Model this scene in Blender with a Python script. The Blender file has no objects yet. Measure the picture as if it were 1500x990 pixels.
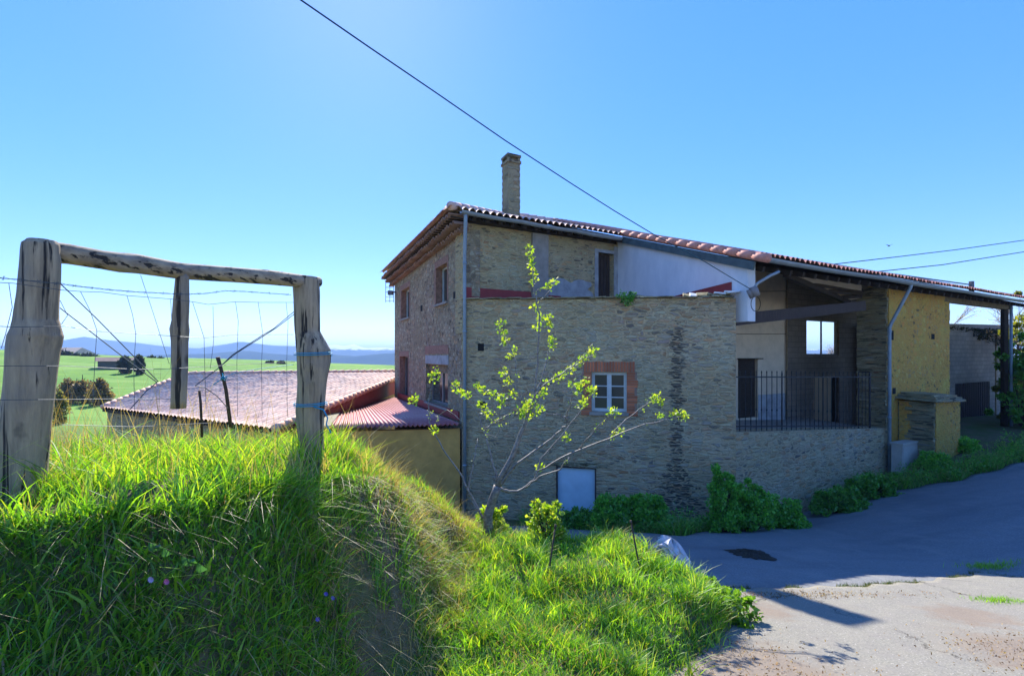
import bpy, math, random
import numpy as np
from mathutils import Vector, noise as mnoise
random.seed(7); rng = np.random.default_rng(7)
R = math.radians
S = bpy.context.scene
COL = S.collection
# ------------------------------------------------------------------ camera, sky, sun, exposure
cam = bpy.data.cameras.new('camera'); camo = bpy.data.objects.new('camera', cam); COL.objects.link(camo)
cam.lens = 18; cam.sensor_width = 36; cam.shift_y = 25/1500
camo.location = (0, 0, 0); camo.rotation_euler = (R(90), 0, 0)
cam.clip_start = .05; cam.clip_end = 20000
S.camera = camo
SUN = Vector((-.307, 1, .807)).normalized()          # direction towards the sun
elev = math.asin(SUN.z); azi = math.atan2(SUN.x, SUN.y)
W = bpy.data.worlds.new('World'); S.world = W; W.use_nodes = True
wt = W.node_tree; bg = wt.nodes['Background']
sky = wt.nodes.new('ShaderNodeTexSky'); sky.sky_type = 'NISHITA'; sky.sun_disc = False
sky.sun_elevation = elev; sky.sun_rotation = azi
sky.altitude = 900; sky.air_density = 1.0; sky.dust_density = 0.15; sky.ozone_density = 3.0
hs = wt.nodes.new('ShaderNodeHueSaturation'); hs.inputs['Saturation'].default_value = 1.55; hs.inputs['Hue'].default_value = .519; hs.inputs['Value'].default_value = .80
gm = wt.nodes.new('ShaderNodeGamma'); gm.inputs[1].default_value = .75     # an even, clear spring sky
wt.links.new(sky.outputs[0], gm.inputs[0]); wt.links.new(gm.outputs[0], hs.inputs['Color']); mx = wt.nodes.new('ShaderNodeMix'); mx.data_type = 'RGBA'; mx.inputs[0].default_value = .52; mx.inputs[7].default_value = (.20, .56, 1.85, 1)
wt.links.new(hs.outputs[0], mx.inputs[6]); wt.links.new(mx.outputs[2], bg.inputs[0]); bg.inputs[1].default_value = .15
sl = bpy.data.lights.new('sun', 'SUN'); sl.energy = 2.3; sl.angle = R(.5); sl.color = (1, .95, .86)
so = bpy.data.objects.new('sun', sl); COL.objects.link(so); so.rotation_euler = SUN.to_track_quat('Z', 'Y').to_euler()
S.view_settings.view_transform = 'Standard'; S.view_settings.look = 'None'
S.view_settings.exposure = 2.22; S.view_settings.gamma = 1; S.view_settings.use_curve_mapping = False
S.render.engine = 'CYCLES'
S.cycles.max_bounces = 8; S.cycles.diffuse_bounces = 4; S.cycles.transparent_max_bounces = 8

# ------------------------------------------------------------------ geometry helpers
def V(u, v, Y):                                        # a point seen at (u, v) of the photo, Y metres away
    return np.array(((u-750)/750*Y, Y, (520-v)/750*Y))
def lerp(a, b, t): return a+(b-a)*t
def sst(a, b, x):
    t = np.clip((x-a)/(b-a), 0, 1); return t*t*(3-2*t)
def tag(o, label=None, cat=None, group=None, kind=None):
    if label: o['label'] = label
    if cat: o['category'] = cat
    if group: o['group'] = group
    if kind: o['kind'] = kind
    return o
def empty(name, loc, label, cat, group=None):
    o = bpy.data.objects.new(name, None); COL.objects.link(o); o.location = loc
    o.empty_display_size = .2
    bpy.context.view_layer.update()
    return tag(o, label, cat, group)
def mk(name, verts, faces, mat, parent=None, smooth=False, uv=True, cols=None):
    """verts in world space; the mesh is parented keeping its place"""
    me = bpy.data.meshes.new(name)
    verts = np.asarray(verts, float)
    off = np.zeros(3)
    if parent is not None:
        par = parent
        while par is not None: off += np.array(par.location); par = par.parent
    loc = verts.mean(0) if parent is None else np.array((0., 0., 0.))
    if parent is None: off = loc.copy()
    vv = verts-off
    if isinstance(faces, np.ndarray) and faces.ndim == 2:
        nf, k = faces.shape
        me.vertices.add(len(vv)); me.vertices.foreach_set('co', vv.ravel().astype(np.float32))
        me.loops.add(nf*k); me.loops.foreach_set('vertex_index', faces.ravel().astype(np.int32))
        me.polygons.add(nf); me.polygons.foreach_set('loop_start', np.arange(0, nf*k, k, dtype=np.int32))
        me.update(calc_edges=True)
    else:
        me.from_pydata(vv.tolist(), [], [list(f) for f in faces])
    if smooth:
        me.polygons.foreach_set('use_smooth', [True]*len(me.polygons))
    if uv and len(me.polygons) < 120000:
        ul = me.uv_layers.new(name='UVMap'); dat = np.zeros((len(me.loops), 2), np.float32)
        for p in me.polygons:
            n = p.normal
            if abs(n.z) > .75: 
                for li in p.loop_indices:
                    c = verts[me.loops[li].vertex_index]; dat[li] = (c[0], c[1])
            else:
                h = math.hypot(n.x, n.y) or 1; tx, ty = -n.y/h, n.x/h
                if abs(tx) > abs(ty): 
                    if tx < 0: tx, ty = -tx, -ty
                elif ty < 0: tx, ty = -tx, -ty
                for li in p.loop_indices:
                    c = verts[me.loops[li].vertex_index]; dat[li] = (c[0]*tx+c[1]*ty, c[2])
        ul.data.foreach_set('uv', dat.ravel())
    if cols is not None:
        ca = me.color_attributes.new('col', 'FLOAT_COLOR', 'POINT')
        c4 = np.ones((len(vv), 4), np.float32); c4[:, :3] = cols
        ca.data.foreach_set('color', c4.ravel())
    me.materials.append(mat)
    o = bpy.data.objects.new(name, me); COL.objects.link(o)
    if parent is not None: o.parent = parent
    else: o.location = loc
    return o
class MB:
    def __init__(s): s.v = []; s.f = []
    def add(s, vs, fs):
        b = len(s.v); s.v += [tuple(map(float, p)) for p in vs]; s.f += [tuple(i+b for i in f) for f in fs]; return s
    def hexa(s, p):                                      # 8 points: bottom 4 (ccw), top 4
        return s.add(p, [(3,2,1,0),(4,5,6,7),(0,1,5,4),(1,2,6,5),(2,3,7,6),(3,0,4,7)])
    def box(s, c, ex, ey, ez):                           # centre and three half-axis vectors
        c = np.array(c); ex = np.array(ex); ey = np.array(ey); ez = np.array(ez)
        return s.hexa([c-ex-ey-ez, c+ex-ey-ez, c+ex+ey-ez, c-ex+ey-ez, c-ex-ey+ez, c+ex-ey+ez, c+ex+ey+ez, c-ex+ey+ez])
    def beam(s, p, q, w, h, up=(0,0,1)):
        p = np.array(p, float); q = np.array(q, float); d = q-p; L = np.linalg.norm(d); d = d/L
        up = np.array(up, float); sd = np.cross(d, up); sd /= np.linalg.norm(sd); up = np.cross(sd, d)
        return s.box((p+q)/2, d*L/2, sd*w/2, up*h/2)
    def tube(s, pts, rad, n=8, cap=True):
        pts = [np.array(p, float) for p in pts]; m = len(pts)
        if not hasattr(rad, '__len__'): rad = [rad]*m
        ref = None; rings = []
        for i in range(m):
            d = pts[min(i+1, m-1)]-pts[max(i-1, 0)]; d = d/(np.linalg.norm(d)+1e-9)
            if ref is None: ref = np.array((0, 0, 1.)) if abs(d[2]) < .9 else np.array((1., 0, 0))
            x = ref-d*ref.dot(d); x /= np.linalg.norm(x)+1e-9; ref = x; y = np.cross(d, x)
            rings.append([pts[i]+rad[i]*(math.cos(2*math.pi*k/n)*x+math.sin(2*math.pi*k/n)*y) for k in range(n)])
        vs = [p for r in rings for p in r]; fs = []
        for i in range(m-1):
            for k in range(n):
                k2 = (k+1) % n; fs.append((i*n+k, i*n+k2, (i+1)*n+k2, (i+1)*n+k))
        if cap: fs.append(tuple(range(n))[::-1]); fs.append(tuple((m-1)*n+k for k in range(n)))
        return s.add(vs, fs)
    def build(s, name, mat, parent=None, smooth=False, **k):
        return mk(name, s.v, s.f, mat, parent, smooth, **k)

# ------------------------------------------------------------------ material helpers
def newmat(name):
    m = bpy.data.materials.new(name); m.use_nodes = True; t = m.node_tree
    return m, t, t.nodes['Principled BSDF']
def N(t, typ, **k):
    n = t.nodes.new(typ)
    for a, b in k.items():
        if a.startswith('i_'):
            key = a[2:]; key = int(key) if key.isdigit() else key.replace('_', ' ')
            n.inputs[key].default_value = b
        else: setattr(n, a, b)
    return n
def ramp(t, src, stops):
    r = t.nodes.new('ShaderNodeValToRGB'); t.links.new(src, r.inputs[0]); e = r.color_ramp.elements
    while len(e) < len(stops): e.new(.5)
    for x, (p, c) in zip(e, stops):
        x.position = p; x.color = (c, c, c, 1) if not hasattr(c, '__len__') else (*c, 1)
    return r.outputs[0]
def mix(t, f, a, b, mode='MIX'):
    m = t.nodes.new('ShaderNodeMix'); m.data_type = 'RGBA'; m.blend_type = mode
    for s, x in ((m.inputs[0], f), (m.inputs[6], a), (m.inputs[7], b)):
        if isinstance(x, bpy.types.NodeSocket): t.links.new(x, s)
        elif hasattr(x, '__len__'): s.default_value = (*x, 1)
        else: s.default_value = x
    return m.outputs[2]
def math_(t, op, a, b=0.):
    m = t.nodes.new('ShaderNodeMath'); m.operation = op
    for s, x in ((m.inputs[0], a), (m.inputs[1], b)):
        if isinstance(x, bpy.types.NodeSocket): t.links.new(x, s)
        else: s.default_value = x
    return m.outputs[0]
def island(t, col, amt=.5):
    g = N(t, 'ShaderNodeNewGeometry').outputs['Random Per Island']
    return mix(t, 1., col, ramp(t, g, [(0, 1-amt), (1, 1.)]), 'MULTIPLY')
def mapped(t, sock, scale, loc=(0, 0, 0)):
    m = t.nodes.new('ShaderNodeMapping'); t.links.new(sock, m.inputs[0]); m.inputs[3].default_value = scale; m.inputs[1].default_value = loc
    return m.outputs[0]
def noise(t, vec, scale, detail=4, rough=.55, out=0):
    n = N(t, 'ShaderNodeTexNoise', i_Scale=scale, i_Detail=detail, i_Roughness=rough)
    t.links.new(vec, n.inputs['Vector']); return n.outputs[out]
def bump(t, b, h, strength=.5, dist=.02):
    n = N(t, 'ShaderNodeBump', i_Strength=strength, i_Distance=dist); t.links.new(h, n.inputs['Height']); t.links.new(n.outputs[0], b.inputs['Normal'])
def plain(name, c, rough=.7, metal=0, var=.25, scale=6, c2=None, bmp=.2, stretch=(1, 1, 1), spec=.3, isl=0):
    m, t, b = newmat(name); tc = N(t, 'ShaderNodeNewGeometry').outputs['Position']
    v = mapped(t, tc, stretch); n1 = noise(t, v, scale, 6, .65)
    c2 = c2 or tuple(x*(1-var*1.6) for x in c)
    col = mix(t, ramp(t, n1, [(.3, 0), (.7, 1)]), c, c2)
    n2 = noise(t, v, scale*.17, 3); col = mix(t, ramp(t, n2, [(.4, 0), (.75, var)]), col, tuple(x*.55 for x in c))
    if isl: col = island(t, col, isl)
    t.links.new(col, b.inputs['Base Color']); b.inputs['Roughness'].default_value = rough; b.inputs['Metallic'].default_value = metal
    b.inputs['Specular IOR Level'].default_value = spec
    bump(t, b, n1, bmp, .01); return m
def stone(name, mortar, c1, c2, dark, sx=3.2, sz=9, cover=.55, stain=None, rust=.1, bs=.8, weather=.4, darkamt=.18):
    """irregular rubble masonry on the wall's own metres"""
    m, t, b = newmat(name); uv = N(t, 'ShaderNodeUVMap').outputs[0]
    w = noise(t, uv, 2.2, 3, .6, 1)
    vm = N(t, 'ShaderNodeVectorMath', operation='MULTIPLY_ADD'); t.links.new(w, vm.inputs[0]); vm.inputs[1].default_value = (.30, .07, 0); t.links.new(uv, vm.inputs[2])
    v = mapped(t, vm.outputs[0], (sx, sz, 1))
    e = N(t, 'ShaderNodeTexVoronoi', feature='DISTANCE_TO_EDGE', i_Scale=1., i_Randomness=.9); t.links.new(v, e.inputs['Vector'])
    f = N(t, 'ShaderNodeTexVoronoi', feature='F1', i_Scale=1., i_Randomness=.9); t.links.new(v, f.inputs['Vector'])
    sep = N(t, 'ShaderNodeSeparateColor'); t.links.new(f.outputs['Color'], sep.inputs[0])
    fine = noise(t, mapped(t, uv, (1, 2.2, 1)), 14, 8, .7); big = noise(t, uv, .7, 4, .6); mid = noise(t, mapped(t, uv, (1, 1.8, 1)), 3.2, 5, .65)
    sc = ramp(t, sep.outputs[0], [(0, c2), (.25, c1), (.5, tuple(min(.7, x*1.35) for x in c1)), (.72, (c2[0]*.9, c2[1]*1., c2[2]*1.35)), (.9, (c1[0]*1.15, c1[1]*.9, c1[2]*.75))])
    sc = mix(t, ramp(t, sep.outputs[1], [(1-darkamt-.02, 0), (1-darkamt, 1)]), sc, dark)
    sc = mix(t, ramp(t, sep.outputs[2], [(1-rust-.02, 0), (1-rust, .8)]), sc, (.40, .20, .09))
    # some stones are buried under the mortar
    ed = math_(t, 'ADD', e.outputs[0], math_(t, 'MULTIPLY', math_(t, 'SUBTRACT', mid, .5), -.45))
    ed = math_(t, 'ADD', ed, math_(t, 'MULTIPLY', math_(t, 'SUBTRACT', fine, .5), -.22))
    thr = .22*(1-cover)+.02
    stmask = ramp(t, ed, [(thr, 0), (thr+.07, 1)])
    mc = mix(t, ramp(t, fine, [(.35, 0), (.7, 1)]), mortar, tuple(x*.62 for x in mortar))
    col = mix(t, stmask, mc, sc)
    col = mix(t, ramp(t, fine, [(.3, .45), (.6, 0)]), col, tuple(x*.45 for x in mortar))
    col = mix(t, ramp(t, big, [(.46, 0), (.74, weather*.45)]), col, dark, 'MIX')
    gap = math_(t, 'MULTIPLY', ramp(t, e.outputs[0], [(0, 1), (.07, 0)]), ramp(t, mid, [(.55, 0), (.63, .8)]))
    col = mix(t, gap, col, (.02, .018, .015))
    stk = noise(t, mapped(t, vm.outputs[0], (2.6, 15, 1)), 1.5, 5, .6)
    col = mix(t, ramp(t, stk, [(.33, .85), (.37, 0)]), col, dark); col = mix(t, ramp(t, stk, [(.58, 0), (.68, .35)]), col, tuple(min(.6, x*1.25) for x in mortar))
    tn = noise(t, uv, .45, 5, .6); spz = N(t, 'ShaderNodeSeparateXYZ'); t.links.new(uv, spz.inputs[0])
    col = mix(t, ramp(t, tn, [(.42, 0), (.62, .45)]), col, (mortar[0]*.66, mortar[1]*.74, mortar[2]*.66))
    col = mix(t, ramp(t, noise(t, mapped(t, uv, (1, 1, 1), (7, 3, 0)), .8, 6, .7), [(.5, 0), (.66, .35)]), col, tuple(min(.62, x*1.3) for x in mortar))
    if stain:                                            # a strip where the render is gone and bare dark slate shows
        s0, w0, z0, z1 = stain
        sp = N(t, 'ShaderNodeSeparateXYZ'); t.links.new(uv, sp.inputs[0])
        dx = math_(t, 'ABSOLUTE', math_(t, 'SUBTRACT', sp.outputs[0], s0))
        ww = math_(t, 'ADD', w0, math_(t, 'MULTIPLY', ramp(t, sp.outputs[1], [(0, 1), (1, 0)]), 0))
        mr = N(t, 'ShaderNodeMapRange', i_1=z0, i_2=z0+1.6, i_3=1.1, i_4=0.); t.links.new(sp.outputs[1], mr.inputs[0])
        ww = math_(t, 'ADD', w0, mr.outputs[0])
        k = math_(t, 'SUBTRACT', 1., math_(t, 'DIVIDE', dx, ww))
        up = N(t, 'ShaderNodeMapRange', i_1=z1-.3, i_2=z1+.15, i_3=1., i_4=0.); t.links.new(sp.outputs[1], up.inputs[0])
        k = math_(t, 'MULTIPLY', k, up.outputs[0])
        k = math_(t, 'ADD', k, math_(t, 'MULTIPLY', math_(t, 'SUBTRACT', mid, .5), 2.6))
        k = ramp(t, k, [(.38, 0), (.55, 1)])
        v3 = mapped(t, vm.outputs[0], (4.5, 19, 1))
        e3 = N(t, 'ShaderNodeTexVoronoi', feature='DISTANCE_TO_EDGE', i_Scale=1.); t.links.new(v3, e3.inputs['Vector'])
        k = math_(t, 'MULTIPLY', k, ramp(t, e3.outputs[0], [(.06, .1), (.12, 1)]))
        col = mix(t, math_(t, 'MULTIPLY', k, .85), col, (.06, .06, .055))
    t.links.new(col, b.inputs['Base Color']); b.inputs['Roughness'].default_value = .92; b.inputs['Specular IOR Level'].default_value = .15
    h = math_(t, 'ADD', math_(t, 'MULTIPLY', stmask, .6), math_(t, 'MULTIPLY', fine, .7))
    h = math_(t, 'ADD', h, math_(t, 'MULTIPLY', sep.outputs[1], .4))
    h = math_(t, 'ADD', h, math_(t, 'MULTIPLY', stk, .8)); bump(t, b, h, min(1, bs*1.2), .08); return m
def blocks(name, c1, c2, mortar, bw=.42, bh=.2, ms=.012, off=.5, bs=.5):
    m, t, b = newmat(name); uv = N(t, 'ShaderNodeUVMap').outputs[0]
    k = N(t, 'ShaderNodeTexBrick', offset=off, i_Scale=1., i_3=(*mortar, 1)); 
    k.inputs['Color1'].default_value = (*c1, 1); k.inputs['Color2'].default_value = (*c2, 1); k.inputs['Mortar'].default_value = (*mortar, 1)
    k.inputs['Mortar Size'].default_value = ms; k.inputs['Brick Width'].default_value = bw; k.inputs['Row Height'].default_value = bh; k.inputs['Bias'].default_value = 0
    t.links.new(mapped(t, uv, (1, 1, 1), (3.3, 5.1, 0)), k.inputs['Vector'])
    fine = noise(t, uv, 22, 6, .7); big = noise(t, uv, 1.1, 4)
    col = mix(t, ramp(t, fine, [(.35, 0), (.7, .5)]), k.outputs[0], tuple(x*.5 for x in c1))
    col = mix(t, ramp(t, big, [(.42, 0), (.7, .5)]), col, tuple(x*.4 for x in c1))
    t.links.new(col, b.inputs['Base Color']); b.inputs['Roughness'].default_value = .95
    bump(t, b, math_(t, 'SUBTRACT', math_(t, 'MULTIPLY', fine, .5), k.outputs['Fac']), bs, .02); return m
def leafmat(name, trans=.5, rough=.5, fallback=None):
    m, t, b = newmat(name); t.nodes.remove(b); out = t.nodes['Material Output']
    a = N(t, 'ShaderNodeAttribute', attribute_name='col')
    d = N(t, 'ShaderNodeBsdfDiffuse'); tr = N(t, 'ShaderNodeBsdfTranslucent'); g = N(t, 'ShaderNodeBsdfGlossy', i_Roughness=rough)
    t.links.new(a.outputs[0], d.inputs[0])
    tc = mix(t, 1., a.outputs[0], (1.25, 1.15, .35), 'MULTIPLY'); t.links.new(tc, tr.inputs[0])
    m1 = N(t, 'ShaderNodeMixShader', i_0=trans); t.links.new(d.outputs[0], m1.inputs[1]); t.links.new(tr.outputs[0], m1.inputs[2])
    m2 = N(t, 'ShaderNodeMixShader', i_0=.05); t.links.new(m1.outputs[0], m2.inputs[1]); t.links.new(g.outputs[0], m2.inputs[2])
    t.links.new(m2.outputs[0], out.inputs[0]); return m
def tilemat(name, c1, c2, dirt, sx=.22, sy=.35, moss=.3):
    """colour changes from tile to tile; UV carries tile metres"""
    m, t, b = newmat(name); a = N(t, 'ShaderNodeAttribute', attribute_name='col')
    pos = N(t, 'ShaderNodeNewGeometry').outputs['Position']
    sep = N(t, 'ShaderNodeSeparateColor'); t.links.new(a.outputs[0], sep.inputs[0])
    col = mix(t, sep.outputs[0], c1, c2); col = mix(t, ramp(t, sep.outputs[1], [(.8, 0), (.95, .6)]), col, dirt)
    n1 = noise(t, pos, 9, 6, .7); n2 = noise(t, pos, .9, 4)
    col = mix(t, ramp(t, n1, [(.45, 0), (.7, .6)]), col, dirt)
    col = mix(t, ramp(t, n2, [(.5, 0), (.75, moss)]), col, tuple(x*.6 for x in dirt))
    t.links.new(col, b.inputs['Base Color']); b.inputs['Roughness'].default_value = .75; b.inputs['Specular IOR Level'].default_value = .3
    bump(t, b, n1, .4, .01); return m

M = {}
M['stone'] = stone('grey_tan_rubble', (.78, .59, .34), (.62, .45, .26), (.42, .31, .20), (.19, .165, .13), 4.0, 13, .66, stain=(.82, .27, -4.2, .78), rust=.04, darkamt=.12)
M['stone_up'] = stone('tan_rubble', (.76, .58, .31), (.62, .46, .24), (.42, .32, .19), (.14, .12, .09), 4.2, 14, .6, rust=.03, darkamt=.12)
M['stone_left'] = stone('warm_round_rubble', (.50, .38, .24), (.60, .47, .31), (.38, .28, .19), (.15, .115, .09), 6.5, 8.5, .75, rust=.06, weather=.2)
M['stone_parapet'] = stone('pale_rubble', (.76, .60, .36), (.60, .45, .26), (.42, .32, .2), (.15, .13, .11), 4.0, 11, .65, rust=.06, weather=.2, darkamt=.1)
M['yellow'] = stone('ochre_plastered_rubble', (.80, .45, .11), (.68, .38, .12), (.50, .30, .11), (.16, .12, .07), 5.5, 7, .5, rust=.05, bs=.6, weather=.12, darkamt=.08)
M['slate'] = stone('slate_courses', (.52, .44, .26), (.52, .44, .27), (.31, .27, .19), (.06, .056, .05), 2.2, 16, .7, rust=.04, weather=.3, darkamt=.3)
M['block'] = blocks('grey_concrete_block', (.38, .32, .25), (.29, .25, .20), (.19, .165, .13))
M['brick'] = plain('red_brick', (.66, .22, .09), .85, var=.35, scale=9, c2=(.55, .17, .08), isl=.5)
M['mortar'] = plain('brick_mortar', (.34, .24, .17), .9, scale=14)
M['white_wall'] = plain('whitewash', (.76, .77, .76), .8, var=.3, scale=2.6, c2=(.58, .61, .62), bmp=.2, stretch=(1, 1, .45))
M['patch'] = plain('grey_render_patch', (.42, .43, .42), .9, var=.3, scale=4)
M['beige'] = plain('beige_render', (.76, .60, .40), .9, var=.15, scale=2.5, bmp=.1)
M['shedwall'] = plain('ochre_render', (.68, .38, .10), .9, var=.22, scale=3, bmp=.15)
M['redpaint'] = plain('dark_red_paint', (.30, .045, .04), .6, var=.2, scale=4)
M['darkwood'] = plain('dark_timber', (.055, .038, .026), .85, var=.4, scale=8, stretch=(1, 1, 4))
M['brownwood'] = plain('brown_door_wood', (.09, .062, .048), .8, var=.4, scale=14, stretch=(3, 3, .3))
M['palewood'] = plain('pale_timber', (.30, .22, .12), .85, var=.4, scale=8)
M['fascia'] = plain('green_grey_fascia', (.10, .14, .14), .7, var=.3)
M['gutter'] = plain('grey_gutter', (.30, .33, .33), .45, var=.2, scale=5)
M['pipe'] = plain('blue_grey_pipe', (.27, .34, .38), .4, var=.2, scale=5)
M['pane'] = None
M['frame'] = plain('pale_window_paint', (.55, .60, .57), .5, var=.15)
M['winframe'] = plain('aluminium', (.22, .2, .19), .4, var=.1)
M['bluedoor'] = plain('pale_blue_door_paint', (.50, .66, .74), .45, var=.12, scale=2.2, bmp=.05)
M['iron'] = plain('black_iron', (.025, .027, .03), .5, var=.3)
M['wire'] = plain('galvanised_wire', (.10, .12, .14), .45, metal=.4)
M['cable'] = plain('teal_cable', (.03, .10, .13), .5)
M['twine'] = plain('blue_twine', (.03, .35, .55), .6)
M['dark'] = plain('black_and_hole_shade', (.015, .014, .013), .9)  # black of cables, bird and one door; on hole plates it paints shade
M['concrete'] = plain('old_concrete', (.33, .30, .25), .9, scale=5)
M['cabinet'] = plain('cream_cabinet', (.50, .47, .40), .6, var=.15, scale=4)
M['antenna'] = plain('antenna_metal', (.12, .13, .15), .4, metal=.5)
M['tile'] = tilemat('clay_tile', (.70, .36, .25), (.80, .56, .45), (.26, .17, .14))
M['tile_red'] = tilemat('new_clay_tile', (.66, .31, .23), (.58, .23, .16), (.25, .11, .08), moss=.1)
M['tile_barn'] = tilemat('pink_clay_tile', (.72, .40, .28), (.80, .56, .42), (.44, .27, .20), moss=.25)
M['tile_old'] = tilemat('old_clay_tile', (.30, .17, .11), (.42, .26, .17), (.13, .10, .08))
M['tin'] = plain('red_corrugated_tin', (.40, .08, .07), .5, var=.5, scale=2, c2=(.50, .20, .17))
M['leaf'] = leafmat('leaf', .55)
M['grass'] = leafmat('grass_blade', .55)
M['rod'] = plain('rusty_rod', (.08, .055, .04), .7)
def glassmat():
    m, t, b = newmat('window_glass'); b.inputs['Base Color'].default_value = (.05, .055, .05, 1); b.inputs['Roughness'].default_value = .12
    b.inputs['Specular IOR Level'].default_value = .6; tc = N(t, 'ShaderNodeNewGeometry').outputs['Position']; bump(t, b, noise(t, tc, 3, 2), .05, .01); return m
M['pane'] = glassmat()
def woodpost(rot=None):
    m, t, b = newmat('weathered_post'); p = N(t, 'ShaderNodeTexCoord').outputs['Object']
    if rot:                                              # grain along the log
        mp = N(t, 'ShaderNodeMapping', vector_type='POINT'); mp.inputs[2].default_value = rot; t.links.new(p, mp.inputs[0]); p = mp.outputs[0]
    wv = N(t, 'ShaderNodeVectorMath', operation='MULTIPLY_ADD'); t.links.new(noise(t, p, 9, 3, .6, 1), wv.inputs[0]); wv.inputs[1].default_value = (.06, .06, .12); t.links.new(p, wv.inputs[2]); p0_ = wv.outputs[0]
    g = noise(t, mapped(t, p, (16, 16, 1.6)), 1.6, 8, .7); k = noise(t, mapped(t, p, (30, 30, 1.2)), 1., 4, .6); bg_ = noise(t, p, 4.5, 4)
    kn = N(t, 'ShaderNodeTexVoronoi', i_Scale=4.2); t.links.new(mapped(t, p0_, (1, 1, .6)), kn.inputs['Vector'])
    col = mix(t, ramp(t, g, [(.3, 0), (.7, 1)]), (.17, .125, .08), (.50, .37, .22))
    col = mix(t, ramp(t, bg_, [(.48, 0), (.66, .65)]), col, (.22, .19, .16))
    col = mix(t, ramp(t, k, [(.40, 1), (.45, 0)]), col, (.035, .028, .022))
    col = mix(t, ramp(t, kn.outputs[0], [(.05, .9), (.14, 0)]), col, (.03, .024, .02))
    t.links.new(col, b.inputs['Base Color']); b.inputs['Roughness'].default_value = .9
    bump(t, b, math_(t, 'ADD', g, ramp(t, k, [(.36, -0), (.42, 1)])), .8, .01); return m
M['post'] = woodpost(); M['rail'] = woodpost((R(90), 0, R(-62)))
def barkmat():
    m, t, b = newmat('sapling_bark'); p = N(t, 'ShaderNodeNewGeometry').outputs['Position']
    g = noise(t, mapped(t, p, (6, 6, 14)), 3, 6, .7)
    t.links.new(mix(t, ramp(t, g, [(.35, 0), (.65, 1)]), (.09, .07, .055), (.30, .26, .22)), b.inputs['Base Color']); b.inputs['Roughness'].default_value = .6
    bump(t, b, g, .4, .01); return m
M['bark'] = barkmat()

# ------------------------------------------------------------------ the lie of the land
def road(x, y):
    return -1.62-.2*np.clip(y, -2, 14)-.04*np.clip(y-14, 0, 6)+.19*np.clip(x-7, 0, 9)
CY = [0, 1.5, 2.2, 3.5, 4.5, 5.5, 6.0, 6.5, 7.5]
CX = [-3.2, -2.3, -1.5, -1.08, -1.1, -1.2, -.85, -.55, -.5]
CZ = [-.55, -.6, -.66, -.84, -1.08, -1.45, -1.8, -2.15, -3.0]
FX = [-1.0, -.85, -.75, -.55, -.6, -.55, -.4, -.2, -.1]
def lumps(x, y, s=1.):
    return (np.sin(x*2.3*s+1.3*np.sin(y*1.7*s))*np.cos(y*2.9*s+.6*x*s)+.6*np.sin(x*5.1*s+y*4.3*s)*np.cos(y*6.7*s-x*2*s))
def height(x, y):
    x = np.asarray(x, float); y = np.asarray(y, float)
    base = road(x, y)-.03
    xr = np.interp(y, [2.5, 3.8, 4.86, 5.4, 6.1, 7], [.6, 1.25, 2.1, 2.05, 1.62, 1.2])
    wm = (1-sst(xr-.3, xr+.12, x))*(1-sst(6.1, 7.3, y))*sst(2.4, 3.2, y)
    mound = np.maximum(base+.05, -2.22)+.05*lumps(x, y, .8)
    z = base+(mound-base)*wm
    xc = np.interp(y, CY, CX); zc = np.interp(y, CY, CZ); xf = np.interp(y, CY, FX)
    t = np.clip((xf-x)/(xf-xc), 0, 1); tt = lerp(t, t*t*(3-2*t), .7)
    wy = 1-sst(7.2, 8.5, y)
    z = z+(zc-z)*tt*wy+.07*lumps(x, y, 1.6)*tt*(1-tt)*4*.8*wy
    left = sst(0, .3, xc-x)
    d = np.clip(xc-x, 0, None)
    zl = np.minimum(-.6-.05*np.clip(y-2, 0, 1.6)-.16*np.clip(y-3.6, 0, None)-.04*d+.03*lumps(x, y), -.72-.55*(y-4.6)-.0*d)
    zl = np.minimum(zl, -.6-.35*(d-3.0)); 
    valley = np.maximum(zl, -4.5-.02*np.clip(y-10, 0, 100))
    z = np.where(y < 7.2, z+(valley-z)*left*(1-sst(6.0, 7.2, y)), z)
    # far fields to the left and behind
    r = y-.0*x
    far = np.interp(r, [10, 25, 50, 80, 120, 150, 175, 260, 600, 3000, 9000], [-4.5, -6.0, -6.0, -5.2, -4.4, -3.3, -3.2, -14, -70, -160, -160])
    far = far+np.clip(x+60, 0, 60)*-.012*sst(100, 150, r)+.5*np.sin(x*.05+r*.03)*sst(40, 90, r)+np.clip(-x-62, 0, 90)*.055*sst(60, 120, r)*(1-sst(150, 260, r))
    wl = np.maximum(sst(-2, -9, x)*sst(8, 12, y), sst(24, 40, y))
    wl = np.maximum(wl, sst(-8, -20, x))
    farn = np.where(y < 25, np.maximum(-4.6-.05*np.clip(y-12, 0, 50), -6), far)
    z = z+(farn-z)*wl
    rt = sst(22, 45, x)*(1-sst(150, 600, y))
    z = z+(-1.5-z)*rt
    return z
def hz(x, y): return float(height(np.array([x]), np.array([y]))[0])
def hit(u, v, fn=road):                                  # where a view ray meets the road
    a = (u-750)/750; s = (520-v)/750; Y = 1.
    while Y < 60 and s*Y > fn(a*Y, Y): Y += .02
    return a*Y, Y
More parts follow.
